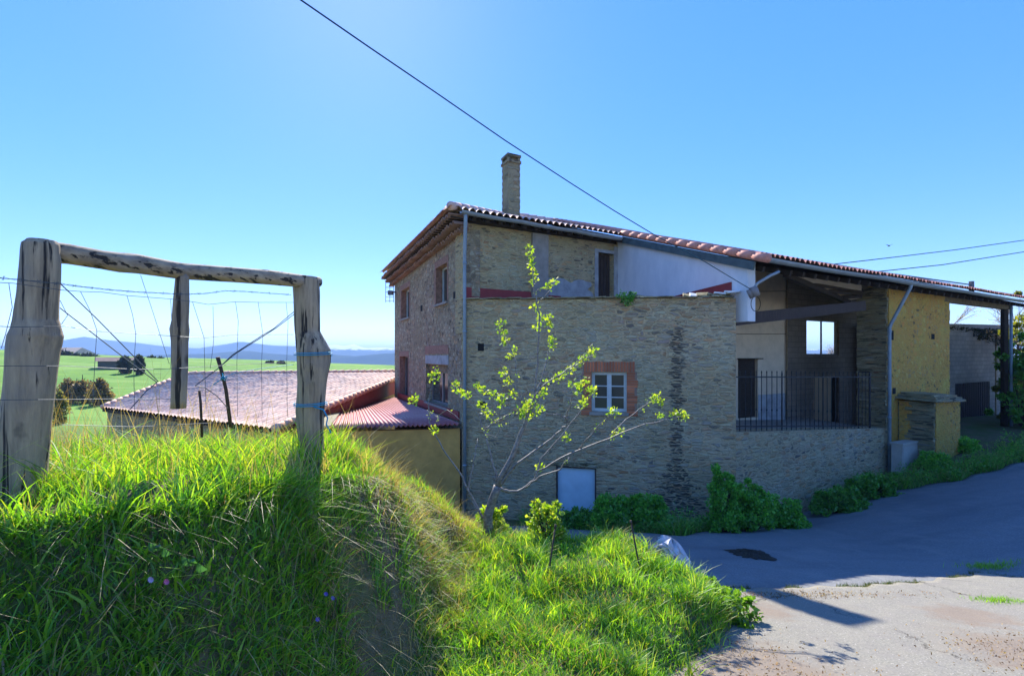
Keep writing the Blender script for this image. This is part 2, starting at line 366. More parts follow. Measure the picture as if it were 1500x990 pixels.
def groundmat():
    m, t, b = newmat('earth_and_turf'); p = N(t, 'ShaderNodeNewGeometry').outputs['Position']
    sp = N(t, 'ShaderNodeSeparateXYZ'); t.links.new(p, sp.inputs[0])
    f = noise(t, p, 8, 8, .7); g = noise(t, p, 1.3, 5, .6); h = noise(t, mapped(t, p, (1, 1, 0)), .045, 5, .6)
    near = mix(t, ramp(t, f, [(.35, 0), (.65, 1)]), (.07, .085, .035), (.17, .13, .08))
    near = mix(t, ramp(t, g, [(.45, 0), (.6, .7)]), near, (.06, .11, .02))
    field = mix(t, ramp(t, h, [(.35, 0), (.65, 1)]), (.10, .24, .025), (.16, .30, .03))
    field = mix(t, ramp(t, noise(t, p, .4, 6, .7), [(.42, 0), (.7, .8)]), field, (.07, .15, .03)); field = mix(t, ramp(t, noise(t, mapped(t, p, (.25, 1, 1)), .12, 5, .7), [(.5, 0), (.56, .6)]), field, (.20, .33, .06))
    forest = mix(t, ramp(t, noise(t, p, .01, 6, .6), [(.4, 0), (.6, 1)]), (.03, .06, .03), (.07, .11, .04))
    w1 = ramp(t, math_(t, 'DIVIDE', sp.outputs[1], 100.), [(.34, 0), (.46, 1)])
    w2 = ramp(t, math_(t, 'DIVIDE', sp.outputs[1], 1000.), [(.2, 0), (.3, 1)])
    c = mix(t, w2, mix(t, w1, near, field), forest)
    t.links.new(c, b.inputs['Base Color']); b.inputs['Roughness'].default_value = .95; b.inputs['Specular IOR Level'].default_value = .1
    bump(t, b, f, .6, .04); return m
tx = np.arange(-290, 291)*.0285; xs = 3*np.sinh(tx)*1.0
ty = np.arange(-60, 300)*.0285; ys = 3*np.sinh(ty)
xs = np.clip(xs, -9000, 9000)
gx, gy = np.meshgrid(xs, ys); gz = height(gx, gy)
nx, ny = len(xs), len(ys); idx = np.arange(nx*ny).reshape(ny, nx)
F = np.stack([idx[:-1, :-1].ravel(), idx[:-1, 1:].ravel(), idx[1:, 1:].ravel(), idx[1:, :-1].ravel()], 1)
tag(mk('ground', np.stack([gx.ravel(), gy.ravel(), gz.ravel()], 1), F, groundmat(), smooth=True, uv=False), kind='structure')

JP = [hit(u, v) for u, v in ((985, 868), (1040, 864), (1100, 866), (1200, 864), (1300, 860), (1370, 853), (1440, 843), (1500, 850), (1600, 868))]
jx, jy = zip(*JP)
jx = list(jx)+[30]; jy = list(jy)+[jy[-1]-1]
VP_ = [hit(u, v) for u, v in ((1000, 784), (1080, 772), (1150, 756), (1230, 738), (1300, 720), (1400, 704), (1450, 690), (1500, 676))]
vx, vy = zip(*VP_)
vx = [-6, 0]+list(vx)+[40]; vy = [12.6, 12.2]+list(vy)+[vy[-1]+9]
def yj(x): return np.interp(x, jx, jy)+.04*np.sin(x*7)+.03*np.sin(x*17)
def yv(x): return np.interp(x, vx, vy)+.08*np.sin(x*5)
def strip(name, x0, x1, ya, yb, off, mat, nx=200, ny=40, skirt=.1):
    X = np.linspace(x0, x1, nx); T = np.linspace(0, 1, ny)
    x, t = np.meshgrid(X, T); y = ya(x)+(yb(x)-ya(x))*t
    z = road(x, y)+off+.006*lumps(x, y, 3)
    z[0, :] -= 0; idx = np.arange(nx*ny).reshape(ny, nx)
    F = np.stack([idx[:-1, :-1].ravel(), idx[:-1, 1:].ravel(), idx[1:, 1:].ravel(), idx[1:, :-1].ravel()], 1)
    vs = np.stack([x.ravel(), y.ravel(), z.ravel()], 1)
    b = len(vs); e = vs[idx[-1]].copy(); e[:, 2] -= skirt; vs = np.vstack([vs, e])
    q = np.stack([idx[-1, :-1], idx[-1, 1:], np.arange(b+1, b+nx), np.arange(b, b+nx-1)], 1)
    return mk(name, vs, np.vstack([F, q]), mat, smooth=False, uv=False)
def asphalt():
    m, t, b = newmat('worn_asphalt'); p = N(t, 'ShaderNodeNewGeometry').outputs['Position']
    f = noise(t, p, 45, 4, .8); g = noise(t, p, 3.5, 7, .65); h = noise(t, mapped(t, p, (.4, 1, 1)), .9, 4)
    c = mix(t, ramp(t, f, [(.35, 0), (.68, 1)]), (.13, .135, .135), (.25, .25, .245))
    c = mix(t, ramp(t, g, [(.45, 0), (.7, .6)]), c, (.17, .16, .145)); c = mix(t, ramp(t, h, [(.45, 0), (.65, .55)]), c, (.11, .115, .12))
    vo = N(t, 'ShaderNodeTexVoronoi', i_Scale=5.); t.links.new(p, vo.inputs['Vector'])
    c = mix(t, ramp(t, vo.outputs[0], [(.04, .8), (.06, 0)]), c, (.3, .28, .24))
    vo2 = N(t, 'ShaderNodeTexVoronoi', i_Scale=17.); t.links.new(p, vo2.inputs['Vector']); c = mix(t, ramp(t, vo2.outputs[0], [(.12, .55), (.2, 0)]), c, (.30, .30, .28))
    c = mix(t, ramp(t, noise(t, mapped(t, p, (1, .35, 1), (3, 9, 0)), 1.7, 8, .75), [(.52, 0), (.62, .5)]), c, (.24, .235, .215))
    t.links.new(c, b.inputs['Base Color']); b.inputs['Roughness'].default_value = .85; b.inputs['Specular IOR Level'].default_value = .25
    bump(t, b, f, .5, .01); return m
def concretemat():
    m, t, b = newmat('worn_concrete'); p = N(t, 'ShaderNodeNewGeometry').outputs['Position']
    f = noise(t, p, 60, 4, .8); g = noise(t, p, 5, 7, .7); h = noise(t, p, .9, 5, .6)
    c = mix(t, ramp(t, f, [(.35, 0), (.65, 1)]), (.17, .16, .13), (.32, .30, .24))
    c = mix(t, ramp(t, g, [(.42, 0), (.7, .65)]), c, (.22, .20, .175))
    c = mix(t, ramp(t, h, [(.5, 0), (.66, .5)]), c, (.25, .22, .17))
    vc = N(t, 'ShaderNodeTexVoronoi', feature='DISTANCE_TO_EDGE', i_Scale=.42); wq = N(t, 'ShaderNodeVectorMath', operation='MULTIPLY_ADD'); t.links.new(noise(t, p, 1.8, 7, .75, 1), wq.inputs[0]); wq.inputs[1].default_value = (.9, .9, 0); t.links.new(p, wq.inputs[2]); t.links.new(mapped(t, wq.outputs[0], (1, 1, 0)), vc.inputs['Vector'])
    c = mix(t, math_(t, 'MULTIPLY', ramp(t, vc.outputs[0], [(0, 1), (.006, 0)]), ramp(t, h, [(.4, 0), (.5, 1)])), c, (.05, .045, .035))
    pb = N(t, 'ShaderNodeTexVoronoi', i_Scale=26.); t.links.new(p, pb.inputs['Vector']); c = mix(t, ramp(t, pb.outputs[0], [(.10, .7), (.16, 0)]), c, (.5, .47, .42))
    for cx, cy, rr in ((1.75, 3.9, .75), (4.2, 4.1, .6), (2.6, 5.3, .35), (4.6, 5.15, .45)):
        v = N(t, 'ShaderNodeVectorMath', operation='DISTANCE'); t.links.new(mapped(t, p, (1, 1, 0)), v.inputs[0]); v.inputs[1].default_value = (cx, cy, 0)
        k = math_(t, 'ADD', math_(t, 'DIVIDE', v.outputs['Value'], rr), math_(t, 'MULTIPLY', math_(t, 'SUBTRACT', g, .5), 2.2))
        c = mix(t, ramp(t, k, [(.5, .65), (1., 0)]), c, (.22, .165, .12))
    t.links.new(c, b.inputs['Base Color']); b.inputs['Roughness'].default_value = .9; b.inputs['Specular IOR Level'].default_value = .15
    bump(t, b, math_(t, 'ADD', f, g), .6, .012); return m
tag(strip('asphalt_road', -1, 30, lambda x: yj(x)-.3, yv, .0, asphalt(), 260, 60), kind='structure')
tag(strip('concrete_apron', -.8, 12, lambda x: 0*x-.5, yj, .035, concretemat(), 260, 70, .06), kind='structure')

# ------------------------------------------------------------------ far ranges
def ridge(name, prof, Y, depth, c1, c2, snow=None, amp=1.):
    us = np.linspace(prof[0][0], prof[-1][0], 260); vs_ = np.interp(us, [p[0] for p in prof], [p[1] for p in prof])
    X = (us-750)/750*Y; top = (520-vs_)/750*Y
    T = np.linspace(-1, 1, 41); vv = []
    for t in T:
        for i, x in enumerate(X):
            y = Y+t*depth
            n = mnoise.fractal(Vector((x*.0026*2500/Y, y*.0026*2500/Y, Y*.01)), 1., 2., 6)
            fall = max(0, 1-abs(t)**1.1)
            z = -170+(top[i]+170)*(fall+.16*amp*n*(1-fall)**.5*(1 if abs(t) > .02 else 0))+ (n*6*amp)
            vv.append((x*(y/Y), y, z))
    n = len(X); idx = np.arange(n*41).reshape(41, n)
    F = np.stack([idx[:-1, :-1].ravel(), idx[:-1, 1:].ravel(), idx[1:, 1:].ravel(), idx[1:, :-1].ravel()], 1)
    m, t, b = newmat(name+'_slopes'); p = N(t, 'ShaderNodeNewGeometry').outputs['Position']
    c = mix(t, ramp(t, noise(t, p, .006, 8, .65), [(.4, 0), (.6, 1)]), c1, c2)
    if snow:
        sp = N(t, 'ShaderNodeSeparateXYZ'); t.links.new(p, sp.inputs[0])
        k = math_(t, 'ADD', math_(t, 'DIVIDE', sp.outputs[2], snow[0]), math_(t, 'MULTIPLY', math_(t, 'SUBTRACT', noise(t, p, .012, 6, .7), .5), .9))
        xm = ramp(t, math_(t, 'DIVIDE', math_(t, 'ADD', sp.outputs[0], 2500.), 2500.), [(snow[1], 0), (snow[1]+.04, 1)])
        c = mix(t, math_(t, 'MULTIPLY', ramp(t, k, [(.55, 0), (.68, 1)]), xm), c, (.85, .87, .9))
    t.links.new(c, b.inputs['Base Color']); b.inputs['Roughness'].default_value = .95; b.inputs['Specular IOR Level'].default_value = 0
    return tag(mk(name, vv, F, m, smooth=True, uv=False), kind='structure')
ridge('mountains', [(-200, 505), (0, 507), (60, 504), (90, 499), (122, 493), (160, 498), (200, 502), (240, 507), (290, 510), (330, 504), (353, 500), (400, 506), (430, 507), (470, 508), (490, 505), (505, 507), (518, 504), (535, 510), (560, 509), (590, 512), (700, 520), (900, 515), (1200, 512), (1500, 516), (1700, 510)], 3600, 900, (.05, .07, .10), (.09, .11, .13), snow=(60, .45), amp=.35)
ridge('foothills', [(-200, 518), (90, 517), (200, 521), (300, 518), (360, 513), (400, 518), (440, 521), (480, 519), (520, 522), (560, 518), (590, 517), (800, 522), (1700, 520)], 2100, 700, (.03, .05, .06), (.05, .07, .07), amp=.4)
# the air between: pale blue even haze
hb = MB().hexa([(-9800, -300, -190), (9800, -300, -190), (9800, 6500, -190), (-9800, 6500, -190), (-9800, -300, 110), (9800, -300, 110), (9800, 6500, 110), (-9800, 6500, 110)])
hm = bpy.data.materials.new('haze_air'); hm.use_nodes = True; ht = hm.node_tree; ht.nodes.remove(ht.nodes['Principled BSDF'])
pv = ht.nodes.new('ShaderNodeVolumePrincipled'); pv.inputs['Color'].default_value = (.42, .66, 1, 1); pv.inputs['Density'].default_value = .00026; pv.inputs['Anisotropy'].default_value = 0.
ht.links.new(pv.outputs[0], ht.nodes['Material Output'].inputs['Volume'])
tag(hb.build('haze', hm, uv=False), kind='stuff')

# ------------------------------------------------------------------ the stone house
C0 = np.array((-1.34, 14.)); e1 = np.array((.8606, .5093)); e2 = np.array((-.4027, .9153))
def P(a, b, z=0.):
    q = C0+a*e1+b*e2; return np.array((q[0], q[1], z))
def on(p, d, u):                                         # metres along the wall p + s d, and depth, where column u meets it
    k = (u-750)/750; s = (k*p[1]-p[0])/(d[0]-k*d[1]); return s, p[1]+s*d[1]
def zz(v, Y): return (520-v)/750*Y
def wall(name, p0, p1, zb, zt, th, mat, parent, holes=(), revealmat=None):
    p0 = np.array(p0[:2], float); p1 = np.array(p1[:2], float); d = p1-p0; L = np.linalg.norm(d); d /= L
    n = np.array((-d[1], d[0]))                          # away from the camera when walking to the right
    bot = lambda s: zb[0]+(zb[1]-zb[0])*s/L
    top = lambda s: zt[0]+(zt[1]-zt[0])*s/L
    cuts = sorted({0., L}|{h[0] for h in holes}|{h[1] for h in holes}); cuts = [c for c in cuts if -1e-6 <= c <= L+1e-6]
    mb = MB(); q = lambda s, z, k: (*(p0+d*s+n*th*k), z)
    for s0, s1 in zip(cuts, cuts[1:]):
        hs = sorted([h for h in holes if h[0] <= s0+1e-6 and h[1] >= s1-1e-6], key=lambda h: h[2])
        edges = [(bot(s0), bot(s1))]
        for h in hs: edges += [(h[2], h[2]), (h[3], h[3])]
        edges.append((top(s0), top(s1)))
        for i in range(0, len(edges), 2):
            lo, hi = edges[i], edges[i+1]
            mb.add([q(s0, lo[0], 0), q(s1, lo[1], 0), q(s1, hi[1], 0), q(s0, hi[0], 0)], [(0, 1, 2, 3)])
            mb.add([q(s0, lo[0], 1), q(s1, lo[1], 1), q(s1, hi[1], 1), q(s0, hi[0], 1)], [(3, 2, 1, 0)])
    for h in holes:
        s0, s1, z0, z1 = h[:4]
        mb.add([q(s0, z0, 0), q(s1, z0, 0), q(s1, z1, 0), q(s0, z1, 0), q(s0, z0, 1), q(s1, z0, 1), q(s1, z1, 1), q(s0, z1, 1)],
               [(0, 4, 5, 1), (1, 5, 6, 2), (2, 6, 7, 3), (3, 7, 4, 0)])
    mb.add([q(0, bot(0), 0), q(0, bot(0), 1), q(0, top(0), 1), q(0, top(0), 0)], [(3, 2, 1, 0)])
    mb.add([q(L, bot(L), 0), q(L, bot(L), 1), q(L, top(L), 1), q(L, top(L), 0)], [(0, 1, 2, 3)])
    mb.add([q(0, top(0), 0), q(L, top(L), 0), q(L, top(L), 1), q(0, top(0), 1)], [(0, 1, 2, 3)])
    return mb.build(name, mat, parent)
class Plane:                                             # local frame on a wall for fitting things in
    def __init__(s, p0, p1):
        s.p = np.array(p0[:2], float); d = np.array(p1[:2], float)-s.p; s.L = np.linalg.norm(d); s.d = d/s.L; s.n = np.array((-s.d[1], s.d[0]))
    def at(s, t, z, k=0.): q = s.p+s.d*t+s.n*k; return np.array((q[0], q[1], z))
    def rect(s, u0, u1, v0, v1):
        a, Ya = on(s.p, s.d, u0); b, Yb = on(s.p, s.d, u1); Y = (Ya+Yb)/2; return (a, b, zz(v1, Y), zz(v0, Y))
    def box(s, mb, t0, t1, z0, z1, k0, k1):
        return mb.hexa([s.at(t0, z0, k0), s.at(t1, z0, k0), s.at(t1, z0, k1), s.at(t0, z0, k1), s.at(t0, z1, k0), s.at(t1, z1, k0), s.at(t1, z1, k1), s.at(t0, z1, k1)])
house = empty('stone_house', P(0, 0, -4.4), 'two storey stone farmhouse with clay tiled roof, brick framed window and pale blue low door', 'house')

# upper front wall
pA = Plane(P(0, 0), P(5.6, 0))
dA = pA.rect(876, 899, 371, 436)
wall('wall', P(0, 0), P(5.6, 0), (.6, .6), (3.84, 3.84), .5, M['stone_up'], house, [dA[:4]])
pr = pA.rect(778, 801, 337, 440)
mb = MB(); pA.box(mb, pr[0], pr[1], .6, 3.6, -.09, -.002); mb.build('pilaster', M['concrete'], house)
mb = MB(); pA.box(mb, dA[0], dA[1], dA[2], dA[3], .2, .26)
for i in range(1, 5):
    t = lerp(dA[0], dA[1], i/5); pA.box(mb, t-.008, t+.008, dA[2], dA[3], .185, .2)
mb.build('door', M['brownwood'], house)
mb = MB(); pA.box(mb, dA[0]-.14, dA[0], dA[2], dA[3]+.1, -.02, .12); pA.box(mb, dA[1], 5.6, dA[2]-.5, 3.55, -.02, .0-.002); pA.box(mb, dA[0], dA[1], dA[3], dA[3]+.1, -.02, .12)
mb.build('door_surround', M['patch'], house)
a_, b_ = pA.rect(803, 868, 405, 440), 0
mb = MB()
def blob(pl, mb, s0, s1, z0, z1, k):                     # a ragged patch of render standing 8 mm proud
    n = 40; pts = []
    for i in range(n):
        th = 2*math.pi*i/n; c, s_ = math.cos(th), math.sin(th); r = (abs(c)**4+abs(s_)**4)**-.25*(1+.13*math.sin(5*th+s0)+.08*math.sin(11*th)+.05*random.uniform(-1, 1))
        pts.append(((s0+s1)/2+(s1-s0)/2*c*r, (z0+z1)/2+(z1-z0)/2*s_*r))
    vs = [pl.at(a, z, k-.008) for a, z in pts]+[pl.at(a, z, k) for a, z in pts]
    mb.add(vs, [tuple(range(n))]+[(i, n+i, n+(i+1) % n, (i+1) % n) for i in range(n)])
blob(pA, mb, a_[0], a_[1], a_[2]-.2, a_[3]-.1, -.001)
mb.build('render_patch', M['patch'], house)
# left gable-side wall; walking right = from the far end to the corner
Lb = 9.68; pB = Plane(P(0, Lb), P(0, 0))
W1 = pB.rect(638.5, 655.5, 389, 444); W2 = pB.rect(588, 600, 423, 466); W3 = pB.rect(624, 656, 534, 592); W4 = pB.rect(586, 598, 522, 590)
wall('wall', P(0, Lb), P(0, 0), (-5.4, -5.2), (3.25, 3.45), .5, M['stone_left'], house, [W1, W2, W3, W4])
def window(pl, r, name='window', fm='frame', bars=2, rows=3, k=.22, parent=house, fr=.055):
    s0, s1, z0, z1 = r; mb = MB(); w = fr
    pl.box(mb, s0, s1, z0, z0+w, k, k+.06); pl.box(mb, s0, s1, z1-w, z1, k, k+.06)
    pl.box(mb, s0, s0+w, z0+w, z1-w, k, k+.06); pl.box(mb, s1-w, s1, z0+w, z1-w, k, k+.06)
    if bars == 2:
        m_ = (s0+s1)/2; pl.box(mb, m_-w*.75, m_+w*.75, z0+w, z1-w, k-.004, k+.056)
    for i in range(1, rows):
        z = lerp(z0+w, z1-w, i/rows); pl.box(mb, s0+w, s1-w, z-.014, z+.014, k+.012, k+.045)
    o = mb.build(name, M[fm], parent)
    mb = MB(); pl.box(mb, s0+w*.5, s1-w*.5, z0+w*.5, z1-w*.5, k+.03, k+.036); mb.build('pane', M['pane'], o)
    return o
def brickframe(pl, r, w=.2, proud=.012, top=.28, sides=True, parent=house, bottom=0.):
    s0, s1, z0, z1 = r; mb = MB(); mo = MB()
    n = max(3, int((s1-s0+2*w)/.068)); st = (s1-s0+2*w)/n
    for i in range(n): 
        fan = ((i+.5)/n-.5)*.10
        j = random.uniform(-.012, .012); a = s0-w+i*st
        pl.box(mb, a+.011, a+st-.011, z1+.006, z1+top+j, -proud-random.uniform(0, .006), .1)
    if sides:
        nz = int((z1-z0+bottom)/.062)
        for sd in (0, 1):
            for i in range(nz):
                z = z1-(i+1)*(z1-z0+bottom)/nz; wl = w+(.07 if (i//3) % 2 else 0)+random.uniform(-.01, .01)
                a, b = (s0-wl, s0) if sd == 0 else (s1, s1+wl)
                pl.box(mb, a+.003, b-.003, z+.009, z+(z1-z0+bottom)/nz-.008, -proud-random.uniform(0, .006), .1)
        pl.box(mo, s0-w-.05, s0-.004, z0-bottom, z1, -.004, -.001); pl.box(mo, s1+.004, s1+w+.05, z0-bottom, z1, -.004, -.001)
    pl.box(mo, s0-w-.01, s1+w+.01, z1+.003, z1+top, -.004, -.001)
    o = mb.build('brick_surround', M['brick'], parent); mo.build('joint', M['mortar'], o); return o
window(pB, W1, fm='frame', rows=1); window(pB, W2, rows=1, bars=1); window(pB, W3, fm='winframe', rows=1); window(pB, W4, rows=1, bars=1, fm='winframe')
M['brick2'] = plain('faded_brick', (.40, .22, .15), .9, var=.4, scale=11)
def jamb(pl, r, w=.16, head=.22):
    mb = MB(); s0, s1, z0, z1 = r
    pl.box(mb, s0-w, s0-.002, z0, z1+.002, -.01, -.001); pl.box(mb, s0-w, s1+w*.6, z1+.004, z1+head, -.01, -.001); pl.box(mb, s1+.002, s1+w*.6, z0, z1+.002, -.01, -.001)
    pl.box(mb, s0+.001, s0+.012, z0, z1, -.008, .2); pl.box(mb, s1-.012, s1-.001, z0, z1, -.008, .2)
    mb.build('window_surround', M['brick2'], house)
jamb(pB, W1); jamb(pB, W2, .2); jamb(pB, W4, .2)
mb = MB(); pB.box(mb, W3[0]-.1, W3[1]+.1, W3[3]+.35, W3[3]+.62, -.012, -.001); mb.build('brick_arch', M['brick2'], house)
mb = MB(); pB.box(mb, W3[0]-.03, W3[1]+.1, W3[3]+.02, W3[3]+.3, -.015, -.001)
mb.build('lintel', M['patch'], house)
mb = MB(); pB.box(mb, W3[0]+.02, W3[1]-.02, W3[3]-.26, W3[3]-.01, .12, .2); mb.build('shutter_box', M['palewood'], house)
for r in (W1, W2, W3):
    mb = MB(); pB.box(mb, r[0]-.05, r[1]+.08, r[2]-.07, r[2]-.004, -.07, .1); mb.build('sill', M['concrete'], house)
def holes(pl, rects):  # thin black plates on the wall face, painting the shade inside small holes
    for r in rects: h_ = MB(); pl.box(h_, *r, -.004, -.001); h_.build('painted_hole_shade', M['dark'], house)
holes(pB, [pB.rect(664, 669, 427, 437), pB.rect(616, 619, 447, 456)])

# lower front wall
E0 = V(1078, 437, 12.2); cM = np.array((-1.36, 13.9))
pM = Plane(cM, E0)
wM = pM.rect(866.5, 918, 545, 603); dM = pM.rect(815, 873, 684, 762)
hM = [pM.rect(700, 709, 503, 514), pM.rect(703, 711, 588, 598), pM.rect(984, 990, 519, 525)]
mw = wall('lower_wall', cM, E0, (-5.3, -5.0), (1.5, 1.36), .55, M['stone'], house, [wM, dM])
holes(pM, hM[:2])
window(pM, wM, rows=3, bars=2, k=.10, fr=.075)
brickframe(pM, wM, .2, top=.26, bottom=.1)
mb = MB(); pM.box(mb, wM[0]-.05, wM[1]+.05, wM[2]-.09, wM[2]-.003, -.05, .1); mb.build('sill', M['concrete'], house)
mb = MB(); pM.box(mb, dM[0]+.03, dM[1]-.03, dM[2]-.3, dM[3]-.03, .06, .1); dd = mb.build('low_door', M['bluedoor'], house)
dd['label'] = 'pale blue low basement door'
mb = MB(); pM.box(mb, dM[0]-.006, dM[0]+.03, dM[2]-.3, dM[3]+.006, -.006, .12); pM.box(mb, dM[1]-.03, dM[1]+.006, dM[2]-.3, dM[3]+.006, -.006, .12); pM.box(mb, dM[0]+.03, dM[1]-.03, dM[3]-.03, dM[3]+.006, -.006, .12)
mb.build('door_frame', M['brownwood'], house)
mb = MB()
for i in range(6):
    a = dM[0]-.2+i*.25; mb.box(pM.at(a+.1, dM[3]+.07+random.uniform(-.01, .01), .035), np.append(pM.d*.15, 0), np.append(pM.n*.05, 0), (0, 0, .05+random.uniform(0, .012)))
mb.build('slate_lintel', M['slate'], house)
# coping of broken slates, red flashing and the lean-to roof behind
mb = MB(); s = 0
while s < pM.L-.2:
    w = random.uniform(.18, .42); zt = lerp(1.5, 1.36, s/pM.L)
    c = pM.at(s+w/2, zt+.02+random.uniform(0, .012), random.uniform(.02, .08)); tl = random.uniform(-.05, .05)
    mb.box(c, (*(pM.d*w/2), tl*w/2), (*(pM.n*.14), random.uniform(-.01, .01)), (0, 0, random.uniform(.01, .018))); s += w*.92
mb.build('coping', M['slate'], house)
mb = MB(); wh = MB()
for u, z in ((935, .05), (1010, .04), (1020, .05), (1030, .07), (1045, .06), (1055, .08), (1062, .05), (1070, .1), (1075, .13)):
    s, Y = on(pM.p, pM.d, u); zt = lerp(1.5, 1.36, s/pM.L); m_ = MB()
    m_.box(pM.at(s, zt+.03+z, .12), (*(pM.d*.14), random.uniform(-.05, .05)), (*(pM.n*.12), random.uniform(-.03, .05)), (0.01, 0, .018)); m_.build('broken_tile', M['white_wall'] if random.random() < .5 else M['slate'], house)

lq = [pM.at(0, 1.5, .1), pM.at(pM.L, 1.36, .1), P(5.55, -.05, 1.78), P(.02, -.02, 1.72)]
mb = MB(); mb.hexa([p-np.array((0, 0, .12)) for p in lq]+lq); mb.build('lean_to_roof', M['redpaint'], house)
mb = MB(); pA.box(mb, 0.02, pr[0]-.02, 1.5, 1.86, -.03, -.003); pA.box(mb, pr[1]+.02, pr[1]+.5, 1.5, 1.8, -.03, -.003)
mb.build('flashing', M['redpaint'], house)
# white side wall rising to the verge
EB = -5.19; rz = lambda b: 3.985+.325*b
pW = Plane(P(5.6, 0), P(5.6, EB))
mb = MB(); n = pW.n
def q(s, z, k): return pW.at(s, z, k)
mb.hexa([q(0, .8, .0), q(pW.L, .8, 0), q(pW.L, .8, .25), q(0, .8, .25), q(0, rz(0)-.12, 0), q(pW.L, rz(EB)-.12, 0), q(pW.L, rz(EB)-.12, .25), q(0, rz(0)-.12, .25)])
mb.build('white_wall', M['white_wall'], house)
r0, Y0 = on(pW.p, pW.d, 972); r1, Y1 = on(pW.p, pW.d, 1072)
mb = MB(); mb.hexa([q(r0, 1.2, -.03), q(r1, 1.2, -.03), q(r1, 1.2, -.002), q(r0, 1.2, -.002), q(r0, zz(438, Y0), -.03), q(r1, zz(413, Y1), -.03), q(r1, zz(413, Y1), -.002), q(r0, zz(438, Y0), -.002)])
mb.build('flashing', M['redpaint'], house)
mb = MB(); mb.beam(P(5.52, -.35, rz(-.35)-.16), P(5.52, EB-.25, rz(EB-.25)-.16), .05, .2); mb.build('barge_board', M['fascia'], house)

# tiled roofs: rows of rounded clay tiles as real relief
def tiled(name, a0, a1, b0, b1, zf, mat, parent, Pf=P, pitch=.21, row=.38, amp=.055, res=6, back=True):
    na = int((a1-a0)/pitch); A = np.linspace(a0, a0+na*pitch, na*res+1)
    nr = max(1, int(round((b1-b0)/row))); rw = (b1-b0)/nr
    verts = []; cols = []; lines = []
    for i in range(nr):
        lines += [(b0+i*rw, .022, i), (b0+(i+1)*rw-.01, 0., i)]
    for b, lift, i in lines:
        for j, a in enumerate(A):
            k = int((a-a0)/pitch+1e-6); ph = ((a-a0)/pitch) % 1.
            h = amp*(math.cos(2*math.pi*ph)) if False else amp*(abs(math.sin(math.pi*ph))**.8*1.6-.6)
            hsh = (math.sin(k*127.1+i*311.7)*43758.5453) % 1.
            h2 = (math.sin(k*17.1+i*91.7)*9758.5453) % 1.
            z = zf(a, b)+h+lift+.012*(h2-.5)+.02*math.sin(a*1.1+.5)*math.sin(b*.7)
            p = Pf(a, b+.03*(h2-.5), z); verts.append(p); cols.append((hsh, h2, 0))
    n = len(A); idx = np.arange(n*len(lines)).reshape(len(lines), n)
    F = np.stack([idx[:-1, :-1].ravel(), idx[:-1, 1:].ravel(), idx[1:, 1:].ravel(), idx[1:, :-1].ravel()], 1)
    return mk(name, np.array(verts), F, mat, parent, cols=np.array(cols), uv=False)
RB = 4.6
def zmain(a, b):
    return min(rz(b), 3.9+.3*(a+.55)-.02*max(b, 0), rz(RB)-.3*(b-RB))
roof = tiled('roof', -.6, 5.62, -.45, 10.3, zmain, M['tile'], house)
ext = tiled('roof', 5.6, 26, -5.5, 4.6, lambda a, b: rz(b)+.11, M['tile_red'], house)
# deck under the tiles (gives thickness and shade)
mb = MB()
def deck(a0, a1, b0, b1, drop=.075, th=.05, nf=rz):
    mb.hexa([P(a0, b0, nf(b0)-drop-th), P(a1, b0, nf(b0)-drop-th), P(a1, b1, nf(b1)-drop-th), P(a0, b1, nf(b1)-drop-th), P(a0, b0, nf(b0)-drop), P(a1, b0, nf(b0)-drop), P(a1, b1, nf(b1)-drop), P(a0, b1, nf(b1)-drop)])
deck(4.8, 5.62, -.38, 4.4); deck(0, 4.8, -.38, .45); deck(5.64, 26, -5.4, 4.5, drop=-.0)
mb.hexa([P(-.45, -.3, 3.63), P(5.55, -.0, 3.63), P(5.55, 10, 3.4), P(-.45, 10, 3.4), P(-.45, -.3, 3.72), P(5.55, 0, 3.72), P(5.55, 10, 3.5), P(-.45, 10, 3.5)])
mb.build('roof_deck', M['darkwood'], house)
# big half-round verge tiles stepping down to the second eave, and along the hip and ridge
mb = MB(); b = -.3; 
while b > EB-.3:
    mb.tube([P(5.55, b, rz(b)+.05), P(5.55, b-.46, rz(b-.46)+.075)], [.085, .105], 12); b -= .42
cl = np.tile([.5, .5, .5], (len(mb.v), 1)); mb.build('verge_tile', M['tile_red'], house, smooth=True, cols=cl)
mb = MB(); a = 4.0
while a < 25:
    mb.tube([P(a, RB, rz(RB)+.03), P(a+.44, RB, rz(RB)+.05)], [.10, .12], 10); a += .4
for i in range(14):
    t = i*.4-.5; mb.tube([P(t, t+.1, 3.9+.3*(t+.55)-.02), P(t+.38, t+.48, 3.9+.3*(t+.95))], [.12, .10], 10)
mb.build('ridge_tile', M['tile'], house, smooth=True, cols=np.tile([.6, .5, .5], (len(mb.v), 1)))
